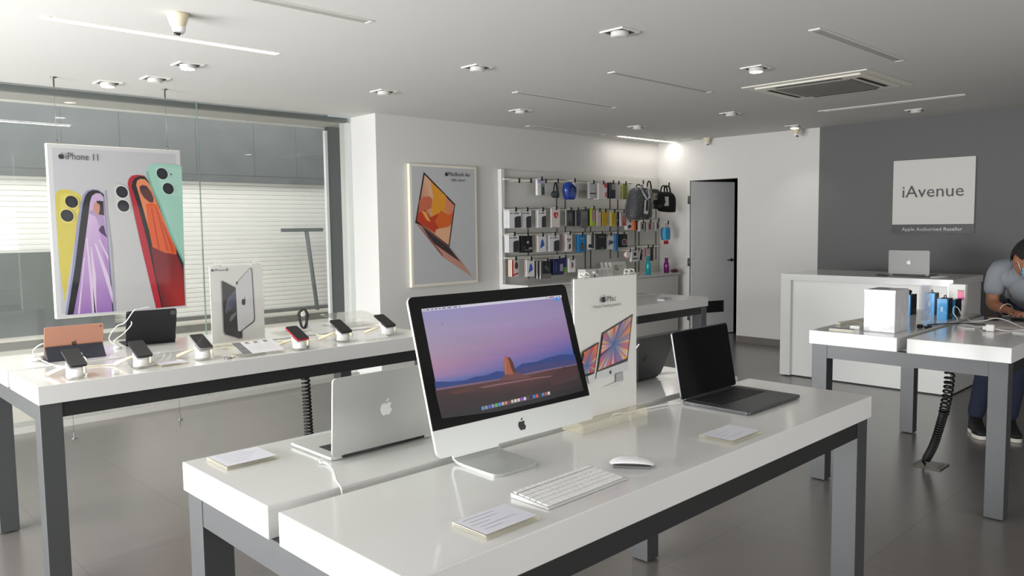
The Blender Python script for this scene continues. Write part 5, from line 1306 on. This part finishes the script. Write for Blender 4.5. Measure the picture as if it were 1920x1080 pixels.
pack((7.316,7.448,1.241,1.42), 6.20, (222, 222, 220), 'white pack with a black folded case picture', [(rc(.42, .86, .06, .95), (62, 64, 68)), (rc(.0, .5, .12, .36), (30, 30, 32))], 2, stacklabel='white pack behind the one with the folded case picture')
pack((7.467,7.665,1.236,1.43), 6.20, (24, 25, 27), 'black boxy pack with a small green mark', [(rc(.25, .75, .76, .82), (110, 112, 112)), (rc(.45, .75, .06, .10), (60, 190, 150)), (rc(.46, .50, .1, .7), (40, 42, 44))], depth=0.05)
pack((7.696,7.836,1.229,1.414), 6.22, (218, 216, 216), 'white pack with a dark wedge shaped case picture', [([(.25, .28), (.35, .65), (.95, .55), (.95, .42)], (70, 74, 90)), ([(0, .85), (0, 1), (.3, 1)], (206, 90, 80))], 2, stacklabel='white pack behind the dark wedge one')
pack((7.833,7.888,1.205,1.427), 6.19, (28, 110, 176), 'narrow blue pack squeezed next to the pack with the ring')
pack((7.922,8.088,1.25,1.417), 6.20, (26, 26, 32), 'black pack with a pale ring picture, last in the third row', [(ell(.64, .40, .30, .26), (170, 170, 176)), (ell(.64, .40, .22, .19), (70, 50, 70)), (ell(.64, .40, .10, .09), (150, 60, 80)), (rc(.58, .64, .66, .95), (90, 90, 96))], depth=0.03)
# fourth row
pack((6.014,6.117,0.979,1.17), 6.20, (222, 214, 210), 'white and red pack with a round picture, first in the fourth row', [(rc(0, .22, 0, .95), (206, 60, 50)), (ell(.68, .64, .26, .22), (90, 56, 54)), ([(.1, .03), (.2, .14), (.95, .24), (.95, .14)], (190, 60, 90))], 3, stacklabel='white pack stacked behind the red one with a round picture', back=[(226, 206, 190)])
pack((6.248,6.372,0.966,1.16), 6.20, WH, 'white pack with a blue tablet picture in the fourth row', TB_, 2, stacklabel='peach-edged pack behind the blue tablet one of the fourth row', back=[(226, 200, 186)])
pack((6.501,6.647,0.928,1.131), 6.20, (40, 42, 44), 'dark pack with a slanted phone and red line in the fourth row', [([(.25, .60), (.40, .78), (.80, .50), (.85, .38)], (84, 90, 96)), (rc(.42, .95, .14, .20), (160, 60, 66)), (rc(0, 1, 0, .28), (120, 116, 112))], 5, 0.026, 0.02, stacklabel='black or white edged pack stacked behind the dark slanted phone pack', back=[(216, 210, 208), (30, 28, 30)])
pack((6.69,6.869,0.961,1.147), 6.20, (30, 36, 84), 'navy blue pack with a bar code label in the fourth row', [(rc(.62, .92, .22, .68), (150, 156, 180)), (rc(.2, .26, .2, .8), (90, 100, 160))], 2, 0.03, 0.026, stacklabel='navy blue pack behind the bar code one')
pack((6.876,6.944,0.983,1.157), 6.22, (30, 44, 110), 'narrow navy and green pack in the fourth row', [(rc(0, 1, 0, .35), (110, 160, 50))])
pack((6.961,7.078,0.979,1.146), 6.20, (226, 222, 220), 'white pack with a colourful figure picture, last in the fourth row', [([(.35, .35), (.45, .75), (.62, .70), (.7, .45), (.6, .3)], (150, 90, 80)), (ell(.5, .62, .12, .1), (70, 80, 120)), (rc(.1, .8, .88, .92), (60, 60, 70))], depth=0.025)
# right-hand section
YQ = 6.12
WCH = [(rc(.35, .72, .22, .82), (44, 36, 38)), (rc(.1, .9, .88, .94), (190, 186, 180))]
pack((8.077,8.189,1.471,1.58), 6.2, (222, 220, 218), 'white pack with a black cable picture under the wrapped backpack', [([(.2, .2), (.3, .6), (.9, .55), (.8, .2)], (36, 34, 36))], 2, stacklabel='white pack behind the one with the black cable picture')
pack((8.2,8.252,1.463,1.587), 6.18, (232, 100, 30), 'vivid orange pack hanging under the wrapped backpack', depth=0.02)
pack((8.263,8.315,1.469,1.579), 6.2, (44, 42, 50), 'dark narrow pack right of the orange one')
pack((8.253,8.356,1.448,1.571), YQ, (186, 182, 178), 'grey watch strap pack with a black strap, left of three', WCH, 2, stacklabel='grey pack behind the left watch strap pack')
pack((8.403,8.52,1.446,1.57), YQ, (190, 184, 180), 'grey watch strap pack with a red strap, middle of three', [(rc(.35, .72, .22, .82), (130, 24, 46)), (rc(.1, .9, .88, .94), (190, 186, 180))], 3, stacklabel='grey pack behind the red watch strap pack', back=[(120, 118, 116)])
pack((8.592,8.688,1.45,1.584), YQ, (196, 192, 186), 'grey watch strap pack with a black strap, right of three', WCH, 2, stacklabel='grey pack behind the right watch strap pack')
t = thing('bottle_pouch', 'light blue oval pouch hanging at the right end with a red tag below', 'pouch', (8.815, 6.10, 1.325))
hook(8.82, 1.56, 6.08)
m = MB(); o = [(p.x, p.y) for p in bez([(0, 0.0, 0), (0.045, 0.01, 0), (0.055, 0.08, 0), (0.045, 0.155, 0), (0, 0.17, 0), (-0.05, 0.15, 0), (-0.06, 0.08, 0), (-0.045, 0.01, 0), (0, 0, 0)], 5)][:-1]
m.prism([(x, -0.025, z) for x, z in o], (0, 0.05, 0)); m.build('pouch_body', pm('sky_blue_fabric', (70, 160, 206), 0.5), t)
m = MB(); m.prism([(x * .98 - 0.012, 0.0255, z) for x, z in o], (0, 0.02, 0)); m.build('pouch_back', pm('slate_back', (70, 100, 120), 0.6), t)
MB().bx(-0.05, 0.05, -0.006, -0.002, 0.168, 0.225).build('hang_card', pm('clear_card', (214, 206, 200), 0.5), t)
MB().bx(-0.075, 0.03, -0.012, -0.008, -0.055, -0.006).build('red_tag', pm('red_tag', (196, 40, 36), 0.5), t)
pack((8.072,8.207,1.062,1.222), YQ, (214, 210, 206), 'white pack with a black plug picture in the lower right row', [(rc(.3, .8, .5, .9), (200, 196, 196)), (ell(.55, .6, .22, .16), (44, 42, 44)), (rc(.2, .9, .2, .3), (60, 56, 58))], depth=0.03)
t = thing('accessory_cup', 'white round box with an orange rim, leftmost in the lower right row', 'accessory', (8.02, 6.15, 1.135)); hook(8.02, 1.211, 6.10)
m = MB(); m.lathe([(0.036, -0.02), (0.040, -0.016), (0.040, 0.02)], 20, (0, 0, 0.02), M=Matrix.Rotation(PI / 2, 4, 'X')); m.build('cup', WPL, t)
m = MB(); m.lathe([(0.042, 0.0), (0.042, 0.010)], 20, (0, 0.021, 0.02), M=Matrix.Rotation(-PI / 2, 4, 'X')); m.build('orange_rim', pm('orange_rim', (222, 110, 50), 0.4), t)
pack((8.236,8.299,1.069,1.185), YQ, (186, 180, 172), 'pack with a black triangle in the lower right row', [([(.1, .15), (.5, .9), (.95, .7), (.95, .05)], (26, 26, 28))])
pack((8.345,8.474,1.121,1.235), YQ, (214, 202, 200), 'white and pink pack above the teal bottle', [(rc(0, .3, 0, 1), (196, 120, 120)), (rc(.5, .9, .2, .8), (190, 190, 200))], 2, stacklabel='pale pack behind the white and pink one')
pack((8.486,8.545,1.059,1.24), YQ, (74, 56, 48), 'tall narrow brown pack above the teal bottle', [(rc(.2, .8, .1, .5), (44, 34, 32))], depth=0.03)

# bags --------------------------------------------------------------------------------------
def soft(name, outline, depth, mat, par, y=0.0, k=((0.86, 0.5), (1.0, 0.2), (1.0, -0.25), (0.9, -0.46), (0.55, -0.5)), cx=None, cz=None, jit=0.0):
    m = MB(); xs_ = [p[0] for p in outline]; zs_ = [p[1] for p in outline]
    cx = sum(xs_) / len(xs_) if cx is None else cx; cz = sum(zs_) / len(zs_) if cz is None else cz
    o = [(p.x, p.y) for p in bez([(a, b, 0) for a, b in outline + [outline[0]]], 5)][:-1]
    pr = None
    for s_, yy in k:
        ring = [m.bm.verts.new((cx + (x - cx) * s_ + random.uniform(-jit, jit), y + yy * depth + random.uniform(-jit, jit), cz + (z - cz) * s_)) for x, z in o]
        if pr:
            for i in range(len(ring)):
                f = m.bm.faces.new((pr[i], pr[(i + 1) % len(ring)], ring[(i + 1) % len(ring)], ring[i])); f.smooth = True
        else: m.bm.faces.new(ring)
        pr = ring
    m.bm.faces.new(pr[::-1]); bmesh.ops.recalc_face_normals(m.bm, faces=m.bm.faces[:]); m._paint(m.bm.faces[:], 0)
    return m.build(name, mat, par)
BAGK = pm('black_bag_fabric', (18, 18, 19), 0.75, bump=0.2, bscale=120)
BAGG = pm('charcoal_bag_fabric', (30, 31, 34), 0.7, noise=0.2, nscale=16, bump=0.3, bscale=30)
t = thing('backpack', 'charcoal backpack wrapped in clear plastic, hanging in front of the other bags', 'backpack', (8.042, 5.98, 1.622)); t.scale = (0.95, 1.0, 0.86)
hook(8.062, 2.066, 5.93)
soft('bag_body', [(-0.20, 0.02), (-0.17, -0.02), (0.16, -0.02), (0.185, 0.05), (0.20, 0.22), (0.16, 0.38), (0.09, 0.44), (-0.07, 0.44), (-0.13, 0.37), (-0.19, 0.20)], 0.17, BAGG, t)
m = MB(); m.tube(bez([(-0.05, 0.0, 0.43), (-0.045, 0, 0.475), (0.0, 0, 0.485), (0.03, 0, 0.46), (0.035, 0, 0.43)], 6), 0.009, 8); m.tube(bez([(0.04, 0.0, 0.43), (0.055, 0, 0.47), (0.085, 0, 0.47), (0.10, 0, 0.42)], 6), 0.009, 8); m.build('handle', BAGK, t)
FILM = clear('crinkled_film', (235, 236, 240), 0.05, 0.10, 1.0, 26.0)
soft('plastic_cover', [(-0.215, 0.01), (-0.18, -0.035), (0.17, -0.035), (0.20, 0.05), (0.215, 0.22), (0.175, 0.39), (0.10, 0.455), (-0.07, 0.455), (-0.145, 0.38), (-0.205, 0.20)], 0.195, FILM, t, jit=0.006)
m = MB(); m.tube(bez([(-0.07, -0.06, 0.45), (-0.02, -0.098, 0.33), (0.03, -0.105, 0.27), (0.10, -0.10, 0.30)], 6), 0.010, 6); m.tube(bez([(0.09, -0.06, 0.45), (0.085, -0.10, 0.33), (0.05, -0.105, 0.27)], 6), 0.010, 6); m.build('plastic_knot', clear('bright_film', (240, 240, 244), 0.5, 0.2), t)
MB().box((0.01, -0.108, 0.155), (0.085, 0.003, 0.20), Matrix.Rotation(0.12, 4, 'Y')).build('hang_tag', pm('tag_white', (214, 212, 208), 0.5), t)
MB().box((0.022, -0.1102, 0.175), (0.048, 0.002, 0.15), Matrix.Rotation(0.12, 4, 'Y')).build('tag_print', BLKM, t)
t = thing('shoulder_bag', 'dark grey flat bag between the wrapped backpack and the black laptop bag', 'bag', (8.62, 6.185, 1.745))
soft('bag_body', [(-0.13, 0.02), (0.11, 0.0), (0.125, 0.10), (0.12, 0.24), (-0.06, 0.26), (-0.13, 0.22)], 0.09, pm('dark_brown_grey_fabric', (52, 50, 48), 0.7), t)
m = MB(); m.tube(bez([(-0.12, 0, 0.23), (-0.11, 0, 0.34), (-0.06, 0, 0.35), (-0.03, 0, 0.25)], 6), 0.010, 8); m.build('handle', BAGK, t)
MB().box((-0.005, -0.048, 0.16), (0.09, 0.003, 0.09)).build('hang_tag', pm('tag_beige', (196, 190, 176), 0.5), t)
MB().box((0.005, -0.050, 0.155), (0.016, 0.002, 0.035)).build('tag_mark', BLKM, t)
t = thing('laptop_bag', 'black laptop bag with a white tag, rightmost of the hanging bags', 'bag', (8.77, 6.07, 1.70)); t.scale = (1.12, 1.0, 0.94)
hook(8.75, 2.062, 6.02)
soft('bag_body', [(-0.16, 0.06), (-0.12, 0.01), (0.12, -0.005), (0.145, 0.03), (0.15, 0.16), (0.12, 0.24), (0.05, 0.28), (-0.10, 0.28), (-0.13, 0.24), (-0.12, 0.12)], 0.10, BAGK, t)
m = MB()
for dx in (-0.05, 0.01):
    m.tube(bez([(-0.07 + dx, -0.01 - dx * .2, 0.26), (-0.05 + dx, 0, 0.345), (0.0 + dx, 0, 0.365), (0.05 + dx, 0, 0.34), (0.07 + dx, 0, 0.25)], 6), 0.010, 8)
m.build('handles', BAGK, t)
m = MB(); m.prism([(-0.105, -0.056, 0.21), (-0.03, -0.056, 0.215), (-0.025, -0.056, 0.085), (-0.10, -0.056, 0.08), (-0.115, -0.056, 0.10), (-0.09, -0.056, 0.135)], (0, 0.002, 0)); m.build('white_tag', pm('tag_white', (214, 212, 208), 0.5), t)

# on the cabinet top ---------------------------------------------------------------------------
ZC = 0.886
def bottle(x, y, col, label, h, r):
    t = thing('bottle', label, 'bottle', (x, y, ZC), 0, 'water bottles on the cabinet')
    M_ = pm('bottle_%d_%d_%d' % col, col, 0.12, trans=0.35, coat=0.3)
    MB().lathe([(r * .9, 0), (r, 0.006), (r, h * .5), (r * .93, h * .62), (r * .62, h * .74), (r * .55, h * .82)], 24).build('body', M_, t)
    MB().lathe([(r * .62, h * .82), (r * .66, h * .83), (r * .66, h * .97), (r * .5, h)], 24).build('cap', pm('cap_%d_%d_%d' % col, tuple(int(v * .75) for v in col), 0.35), t)
bottle(8.323, 6.04, (20, 168, 180), 'teal water bottle standing on the cabinet top', 0.245, 0.036)
bottle(8.83, 6.11, (150, 24, 140), 'purple water bottle standing at the right end of the cabinet top', 0.20, 0.036)
t = thing('sunglasses_case', 'dark red soft case lying right of the purple bottle', 'case', (8.93, 6.05, ZC))
m = MB(); m.ball((0, 0, 0.022), (0.07, 0.04, 0.022)); m.ball((0.03, 0.01, 0.035), (0.03, 0.03, 0.012)); m.build('case_body', pm('dark_maroon', (74, 34, 38), 0.5), t)
for (x, w, h, lb) in ((7.20, 0.21, 0.125, 'white box lying on the cabinet, leftmost of three behind the sign holder'), (7.43, 0.13, 0.118, 'white box in the middle of three on the cabinet behind the sign holder'), (7.565, 0.105, 0.125, 'white box beside the tilted open display box on the cabinet')):
    t = thing('white_box', lb, 'box', (x, 6.12, ZC), 0, 'white boxes on the cabinet')
    MB().box((0, 0, h / 2), (w, 0.12, h), None, 0.003).build('box_body', pm('white_carton', (228, 225, 220), 0.4), t)
    art('faint_print', t, (0, -0.0602, 0), (1, 0, 0), (0, 0, 1), [(rc(-w * .3, w * .1, h * .7, h * .75), (170, 168, 164)), (rc(-w * .3, -w * .05, h * .6, h * .63), (180, 178, 174))], INKM, step=0.0003)
for i, lb in enumerate(('flat grey-white box leaning on the cabinet with a square picture, front one', 'flat white box leaning right behind the one with the square picture', 'flat white box leaning last of the three beside the white boxes')):
    t = thing('flat_box', lb, 'box', (7.84 - i * 0.022, 6.10 + i * 0.05, ZC), 0.0, 'flat boxes leaning on the cabinet')
    R = Matrix.Rotation(-0.30, 4, 'X')
    m = MB(); m.box((0, 0.018, 0.098), (0.30, 0.034, 0.19), None, 0.003); o = m.build('box_body', pm('grey_white_carton', (206, 203, 196), 0.45), t); o.matrix_local = Matrix.Translation((0, 0, 0.004)) @ R
    if i == 0:
        a = art('box_print', t, (0, 0.0008, 0), (1, 0, 0), (0, 0, 1), [(rc(-0.09, -0.02, 0.085, 0.15), (120, 118, 114)), (rc(-0.08, -0.03, 0.095, 0.145), (166, 162, 156)), (rc(0.01, 0.09, 0.138, 0.142), (120, 118, 112)), (rc(0.01, 0.07, 0.118, 0.121), (130, 128, 122)), ([(0.03, 0.03), (0.12, 0.085), (0.122, 0.081), (0.034, 0.026)], (70, 68, 66)), (rc(-0.10, 0.10, 0.006, 0.012), (60, 58, 56))], INKM, step=0.0004); a.matrix_local = Matrix.Translation((0, 0, 0.004)) @ R
t = thing('display_camera', 'small white tilted gadget on a dark foot, seen above the sign holder', 'gadget', (7.23, 6.03, ZC))
m = MB(); m.lathe([(0.018, 0), (0.018, 0.006), (0.008, 0.01), (0.008, 0.06)], 16); m.build('foot', BLKM, t)
m = MB(); m.box((0.02, 0, 0.068), (0.10, 0.05, 0.035), Matrix.Rotation(0.5, 4, 'Y'), 0.014); m.build('gadget_body', WPL, t)

# ================================================================== THE MAN AT THE TABLE
def skin(nodes, edges, root, sub=2):
    """grow a continuous surface round a jointed skeleton; nodes: name -> (point, radius or (rx, ry))"""
    names = list(nodes)
    me = bpy.data.meshes.new('skeleton')
    me.from_pydata([nodes[n][0] for n in names], [(names.index(a), names.index(b)) for a, b in edges], [])
    ob = bpy.data.objects.new('skeleton', me); COL.objects.link(ob)
    md = ob.modifiers.new('s', 'SKIN'); md.use_smooth_shade = True; md.branch_smoothing = 0.6
    for i, n in enumerate(names):
        r = nodes[n][1]
        r = r if isinstance(r, tuple) else (r, r)
        sv = me.skin_vertices[0].data[i]; sv.radius = r; sv.use_root = (n == root)
    ob.modifiers.new('u', 'SUBSURF').levels = sub
    dg = bpy.context.evaluated_depsgraph_get()
    out = bpy.data.meshes.new_from_object(ob.evaluated_get(dg))
    bpy.data.objects.remove(ob); bpy.data.meshes.remove(me)
    return out
PO = Vector((6.20, 1.42, 0.0))
F = Vector((-0.88, -0.47, 0)).normalized(); RT = Vector((F.y, -F.x, 0))
man = thing('person', 'man in a grey polo shirt and blue face mask bending over the table', 'person', PO)
def L_(v): return tuple(Vector(v) - PO)
chest = Vector((6.05, 1.325, 1.17)); pel = Vector((6.34, 1.40, 0.94))
shR = Vector((5.965, 1.490, 1.205)); shL = chest - RT * 0.19 + Vector((0, 0, 0.035))
elR = Vector((5.93, 1.505, 0.975)); wrR = Vector((5.80, 1.365, 0.950))
elL = Vector((5.93, 1.06, 0.965)); wrL = Vector((5.79, 1.20, 0.950))
nk = Vector((5.99, 1.315, 1.245)); hd = Vector((5.91, 1.300, 1.290))
hipR, hipL = pel + RT * 0.085 + Vector((0, 0, -.04)), pel - RT * 0.085 + Vector((0, 0, -.04))
knR, anR, toR = Vector((6.25, 1.60, 0.50)), Vector((6.30, 1.68, 0.085)), Vector((6.13, 1.585, 0.03))
knL, anL, toL = Vector((6.34, 1.43, 0.50)), Vector((6.38, 1.49, 0.085)), Vector((6.21, 1.395, 0.03))
N_ = {'pel': (L_(pel), (.13, .10)), 'waist': (L_(pel.lerp(chest, .5)), (.13, .095)), 'chest': (L_(chest), (.085, .07)), 'nb': (L_(nk), .052), 'head': (L_(hd), .068),
      'shR': (L_(shR), .040), 'elR': (L_(elR), .043), 'faR': (L_(elR.lerp(wrR, .35)), .041), 'wrR': (L_(wrR), (.027, .022)),
      'shL': (L_(shL), .040), 'elL': (L_(elL), .043), 'faL': (L_(elL.lerp(wrL, .35)), .041), 'wrL': (L_(wrL), (.027, .022)),
      'hipR': (L_(hipR), .085), 'knR': (L_(knR), .055), 'anR': (L_(anR), .038), 'toR': (L_(toR), .032),
      'hipL': (L_(hipL), .085), 'knL': (L_(knL), .055), 'anL': (L_(anL), .038), 'toL': (L_(toL), .032)}
E_ = [('pel', 'waist'), ('waist', 'chest'), ('chest', 'nb'), ('nb', 'head'), ('chest', 'shR'), ('shR', 'elR'), ('elR', 'faR'), ('faR', 'wrR'), ('chest', 'shL'), ('shL', 'elL'), ('elL', 'faL'), ('faL', 'wrL'),
      ('pel', 'hipR'), ('hipR', 'knR'), ('knR', 'anR'), ('anR', 'toR'), ('pel', 'hipL'), ('hipL', 'knL'), ('knL', 'anL'), ('anL', 'toL')]
for s, wr, side in (('R', wrR, RT), ('L', wrL, -RT)):
    d = (Vector((5.735, 1.275, 0.945)) - wr).normalized()
    perp = d.cross(Vector((0, 0, 1))).normalized()
    if perp.dot(F) < 0: perp = -perp
    pm_ = wr + d * 0.055
    N_['pm' + s] = (L_(pm_), (.036, .017)); E_.append(('wr' + s, 'pm' + s))
    for k, (off, ln) in enumerate(((.030, .062), (.011, .074), (-.009, .068), (-.027, .052))):
        b = pm_ + d * 0.035 + perp * off; mdl = b + d * ln * .5 + Vector((0, 0, .010)); tip = b + d * ln * .92 + Vector((0, 0, -.012))
        for q, (p, r) in enumerate(((b, .0095), (mdl, .0088), (tip, .0075))):
            N_['f%s%d%d' % (s, k, q)] = (L_(p), r)
        E_ += [('pm' + s, 'f%s%d0' % (s, k)), ('f%s%d0' % (s, k), 'f%s%d1' % (s, k)), ('f%s%d1' % (s, k), 'f%s%d2' % (s, k))]
    t0 = wr + d * .03 + perp * .030; t1 = t0 + d * .035 + perp * .022 + Vector((0, 0, -.004)); t2 = t1 + d * .028 + perp * .002
    for q, (p, r) in enumerate(((t0, .012), (t1, .010), (t2, .008))):
        N_['t%s%d' % (s, q)] = (L_(p), r)
    E_ += [('wr' + s, 't%s0' % s), ('t%s0' % s, 't%s1' % s), ('t%s1' % s, 't%s2' % s)]
m = MB(); me_ = skin(N_, E_, 'pel'); m.bm.from_mesh(me_); bpy.data.meshes.remove(me_)
# head: face looking down towards the hands
FD = Vector((-0.50, -0.62, -0.52)).normalized(); UP = (Vector((0, 0, 1)) - FD * FD.z).normalized(); SD = FD.cross(UP)   # SD: his right
HM = Matrix(((SD.x, FD.x, UP.x, 0), (SD.y, FD.y, UP.y, 0), (SD.z, FD.z, UP.z, 0), (0, 0, 0, 1)))
HC = hd - PO + Vector((-0.035, -0.012, 0.000))
HM = Matrix.Translation(HC) @ HM
def head_shape(v, k=1.0):
    x, y, z = v
    w = 0.074 * (1 - 0.22 * max(0, -z) - 0.05 * max(0, z))
    yy = y * (0.098 if y < 0 else 0.094 - 0.012 * max(0, z))
    return Vector((x * w, yy, z * 0.118)) * k * 1.09
def blob(m, fn, keep=None, sub=4, mat=0):
    r = bmesh.ops.create_icosphere(m.bm, subdivisions=sub, radius=1.0)
    vs = r['verts']
    if keep:
        dead = [v for v in vs if not keep(v.co)]
        bmesh.ops.delete(m.bm, geom=dead, context='VERTS'); vs = [v for v in vs if v.is_valid]
    for v in vs:
        v.co = HM @ fn(v.co)
    for f in {f for v in vs for f in v.link_faces}:
        f.smooth = True; f.material_index = mat
blob(m, head_shape)
def nose(v): return Vector((v.x * .015, .094 + v.y * .020, -.018 + v.z * .026))
blob(m, nose, sub=2)
for sx in (1, -1):
    blob(m, lambda v, sx=sx: Vector((sx * (.072 + abs(v.x) * .014), -.006 + v.y * .020 + v.z * .004, -.012 + v.z * .033)), sub=3)
    blob(m, lambda v, sx=sx: Vector((sx * .030 + v.x * .013, .084 + v.y * .010, .014 + v.z * .008)), sub=2, mat=1)
blob(m, lambda v: Vector((v.x * .024, .084 + v.y * .010, -.060 + v.z * .008)), sub=2, mat=2)
m._paint([], 0)
m.build('body', [pm('brown_skin', (150, 100, 74), 0.5, noise=0.04, nscale=30), pm('dark_eyes', (30, 24, 22), 0.2), pm('lips', (120, 70, 62), 0.5)], man)
HAIR = pm('black_hair', (14, 12, 12), 0.7, bump=0.6, bscale=160)
m = MB(); blob(m, lambda v: head_shape(v, 1.15), keep=lambda v: (v.y < 0.45 + v.z * 0.1 and v.z > 0.05) or (v.y < -0.30 and v.z > -0.55) or v.z > 0.62)
m.build('hair', HAIR, man)
m = MB(); blob(m, lambda v: head_shape(v, 1.075) + Vector((0, .010, 0)), keep=lambda v: v.y > 0.42 and -0.78 < v.z < 0.02)
mk = m.build('face_mask', pm('blue_face_mask', (92, 178, 206), 0.6), man)
m = MB()
for sx in (1, -1):
    for z_ in (-.01, -.055):
        m.tube([HM @ Vector((sx * .062, .050, z_)), HM @ Vector((sx * .078, .010, -.014))], .0016, 5)
m.build('mask_loop', WPL, mk)
# polo shirt: a slightly larger shell over the torso and upper arms
hemR, hemL = shR.lerp(elR, .78), shL.lerp(elL, .78)
cvR, cvL = chest.lerp(shR, .5) + Vector((0, 0, .035)), chest.lerp(shL, .5) + Vector((0, 0, .035))
top = chest.lerp(nk, .55)
NS = {'pel': (L_(pel + Vector((0.0, 0, .02))), (.160, .130)), 'waist': (L_(pel.lerp(chest, .5)), (.162, .13)), 'chest': (L_(chest), (.175, .145)), 'top': (L_(top), (.135, .12)), 'nb': (L_(nk + Vector((.005, 0, .012))), .078),
      'cvR': (L_(cvR), .092), 'shR': (L_(shR), .074), 'muR': (L_(shR.lerp(elR, .4)), .068), 'hemR': (L_(hemR), .063), 'cvL': (L_(cvL), .092), 'shL': (L_(shL), .074), 'muL': (L_(shL.lerp(elL, .4)), .068), 'hemL': (L_(hemL), .063)}
me_ = skin(NS, [('pel', 'waist'), ('waist', 'chest'), ('chest', 'top'), ('top', 'nb'), ('chest', 'cvR'), ('cvR', 'shR'), ('shR', 'muR'), ('muR', 'hemR'), ('chest', 'cvL'), ('cvL', 'shL'), ('shL', 'muL'), ('muL', 'hemL')], 'pel')
m = MB(); m.bm.from_mesh(me_); bpy.data.meshes.remove(me_)
for a_, b_ in ((shR, chest), (shL, chest)):
    for k_, r_, dz in ((.30, .070, -.035), (.50, .082, -.03), (.70, .094, -.02)):
        m.ball(L_(a_.lerp(b_, k_) + F * .015 + Vector((0, 0, dz))), (r_, r_, r_ * 1.05))
m.ball(L_(chest + F * .05 + RT * .02 + Vector((0, 0, -.075))), (.105, .105, .10))
m._paint(m.bm.faces[:], 0)
shirt = m.build('polo_shirt', pm('grey_polo_cotton', (132, 136, 142), 0.85, noise=0.12, nscale=9, bump=0.6, bscale=16), man)
m = MB(); cpts = []
for k in range(14):
    a = 2 * PI * k / 14
    cpts.append(Vector(L_(nk)) + (RT * math.cos(a) * .070) + (F * math.sin(a) * .066) + Vector((0, 0, .018 - .022 * math.sin(a))))
m.tube(cpts, .013, 8, closed=True); m.build('collar', pm('grey_polo_cotton', (132, 136, 142), 0.85), shirt)
# trousers
NT = {'pel': (L_(pel + Vector((0, 0, -.02))), (.145, .115)), 'hipR': (L_(hipR), .098), 'knR': (L_(knR), .072), 'anR': (L_(anR + Vector((0, 0, .015))), .060), 'hipL': (L_(hipL), .098), 'knL': (L_(knL), .072), 'anL': (L_(anL + Vector((0, 0, .015))), .060)}
me_ = skin(NT, [('pel', 'hipR'), ('hipR', 'knR'), ('knR', 'anR'), ('pel', 'hipL'), ('hipL', 'knL'), ('knL', 'anL')], 'pel')
m = MB(); m.bm.from_mesh(me_); bpy.data.meshes.remove(me_)
m.build('jeans', pm('dark_blue_denim', (34, 40, 60), 0.85, noise=0.2, nscale=20), man)
for an, to in ((anR, toR), (anL, toL)):
    d = (to - an); d.z = 0; d.normalize(); ang = math.atan2(d.y, d.x)
    heel = an - d * .06; heel.z = 0
    R = Matrix.Translation(heel - PO) @ Matrix.Rotation(ang, 4, 'Z')
    out = [(p.x, p.y) for p in bez([(0, 0, 0), (.03, -.036, 0), (.12, -.036, 0), (.20, -.05, 0), (.265, -.03, 0), (.28, 0, 0), (.265, .032, 0), (.20, .048, 0), (.12, .036, 0), (.03, .036, 0), (0, 0, 0)], 4)][:-1]
    m = MB(); m.prism([(x, y, 0.002) for x, y in out], (0, 0, .026)); sole = m
    bmesh.ops.transform(sole.bm, matrix=R, verts=sole.bm.verts[:])
    m2 = MB(); pr = None
    for s_, z_, sh_ in ((1.0, .028, 0), (.97, .05, 0), (.78, .075, -.035), (.5, .095, -.06), (.40, .12, -.07)):
        ring = [m2.bm.verts.new((.13 + (x - .13) * s_ + sh_, y * (s_ if s_ > .8 else .86), z_)) for x, y in out]
        if pr:
            for i in range(len(ring)):
                f = m2.bm.faces.new((pr[i], pr[(i + 1) % len(ring)], ring[(i + 1) % len(ring)], ring[i])); f.smooth = True
        else: m2.bm.faces.new(ring[::-1])
        pr = ring
    m2.bm.faces.new(pr)
    bmesh.ops.transform(m2.bm, matrix=R, verts=m2.bm.verts[:])
    sh_o = m2.build('shoe', pm('black_shoe', (22, 22, 24), 0.6), man)
    sole.build('sole', pm('white_sole', (214, 208, 196), 0.5), sh_o)
# bracelet round the right wrist
bc = Vector(L_(elR.lerp(wrR, .80))); dd = (wrR - elR).normalized(); q1 = dd.orthogonal().normalized(); q2 = dd.cross(q1)
m = MB(); m.tube([bc + (q1 * math.cos(2 * PI * k / 20) + q2 * math.sin(2 * PI * k / 20)) * .041 for k in range(20)], .0035, 6, closed=True)
m.build('bracelet', pm('pale_metal_bangle', (200, 190, 176), 0.25, metal=0.9), man)
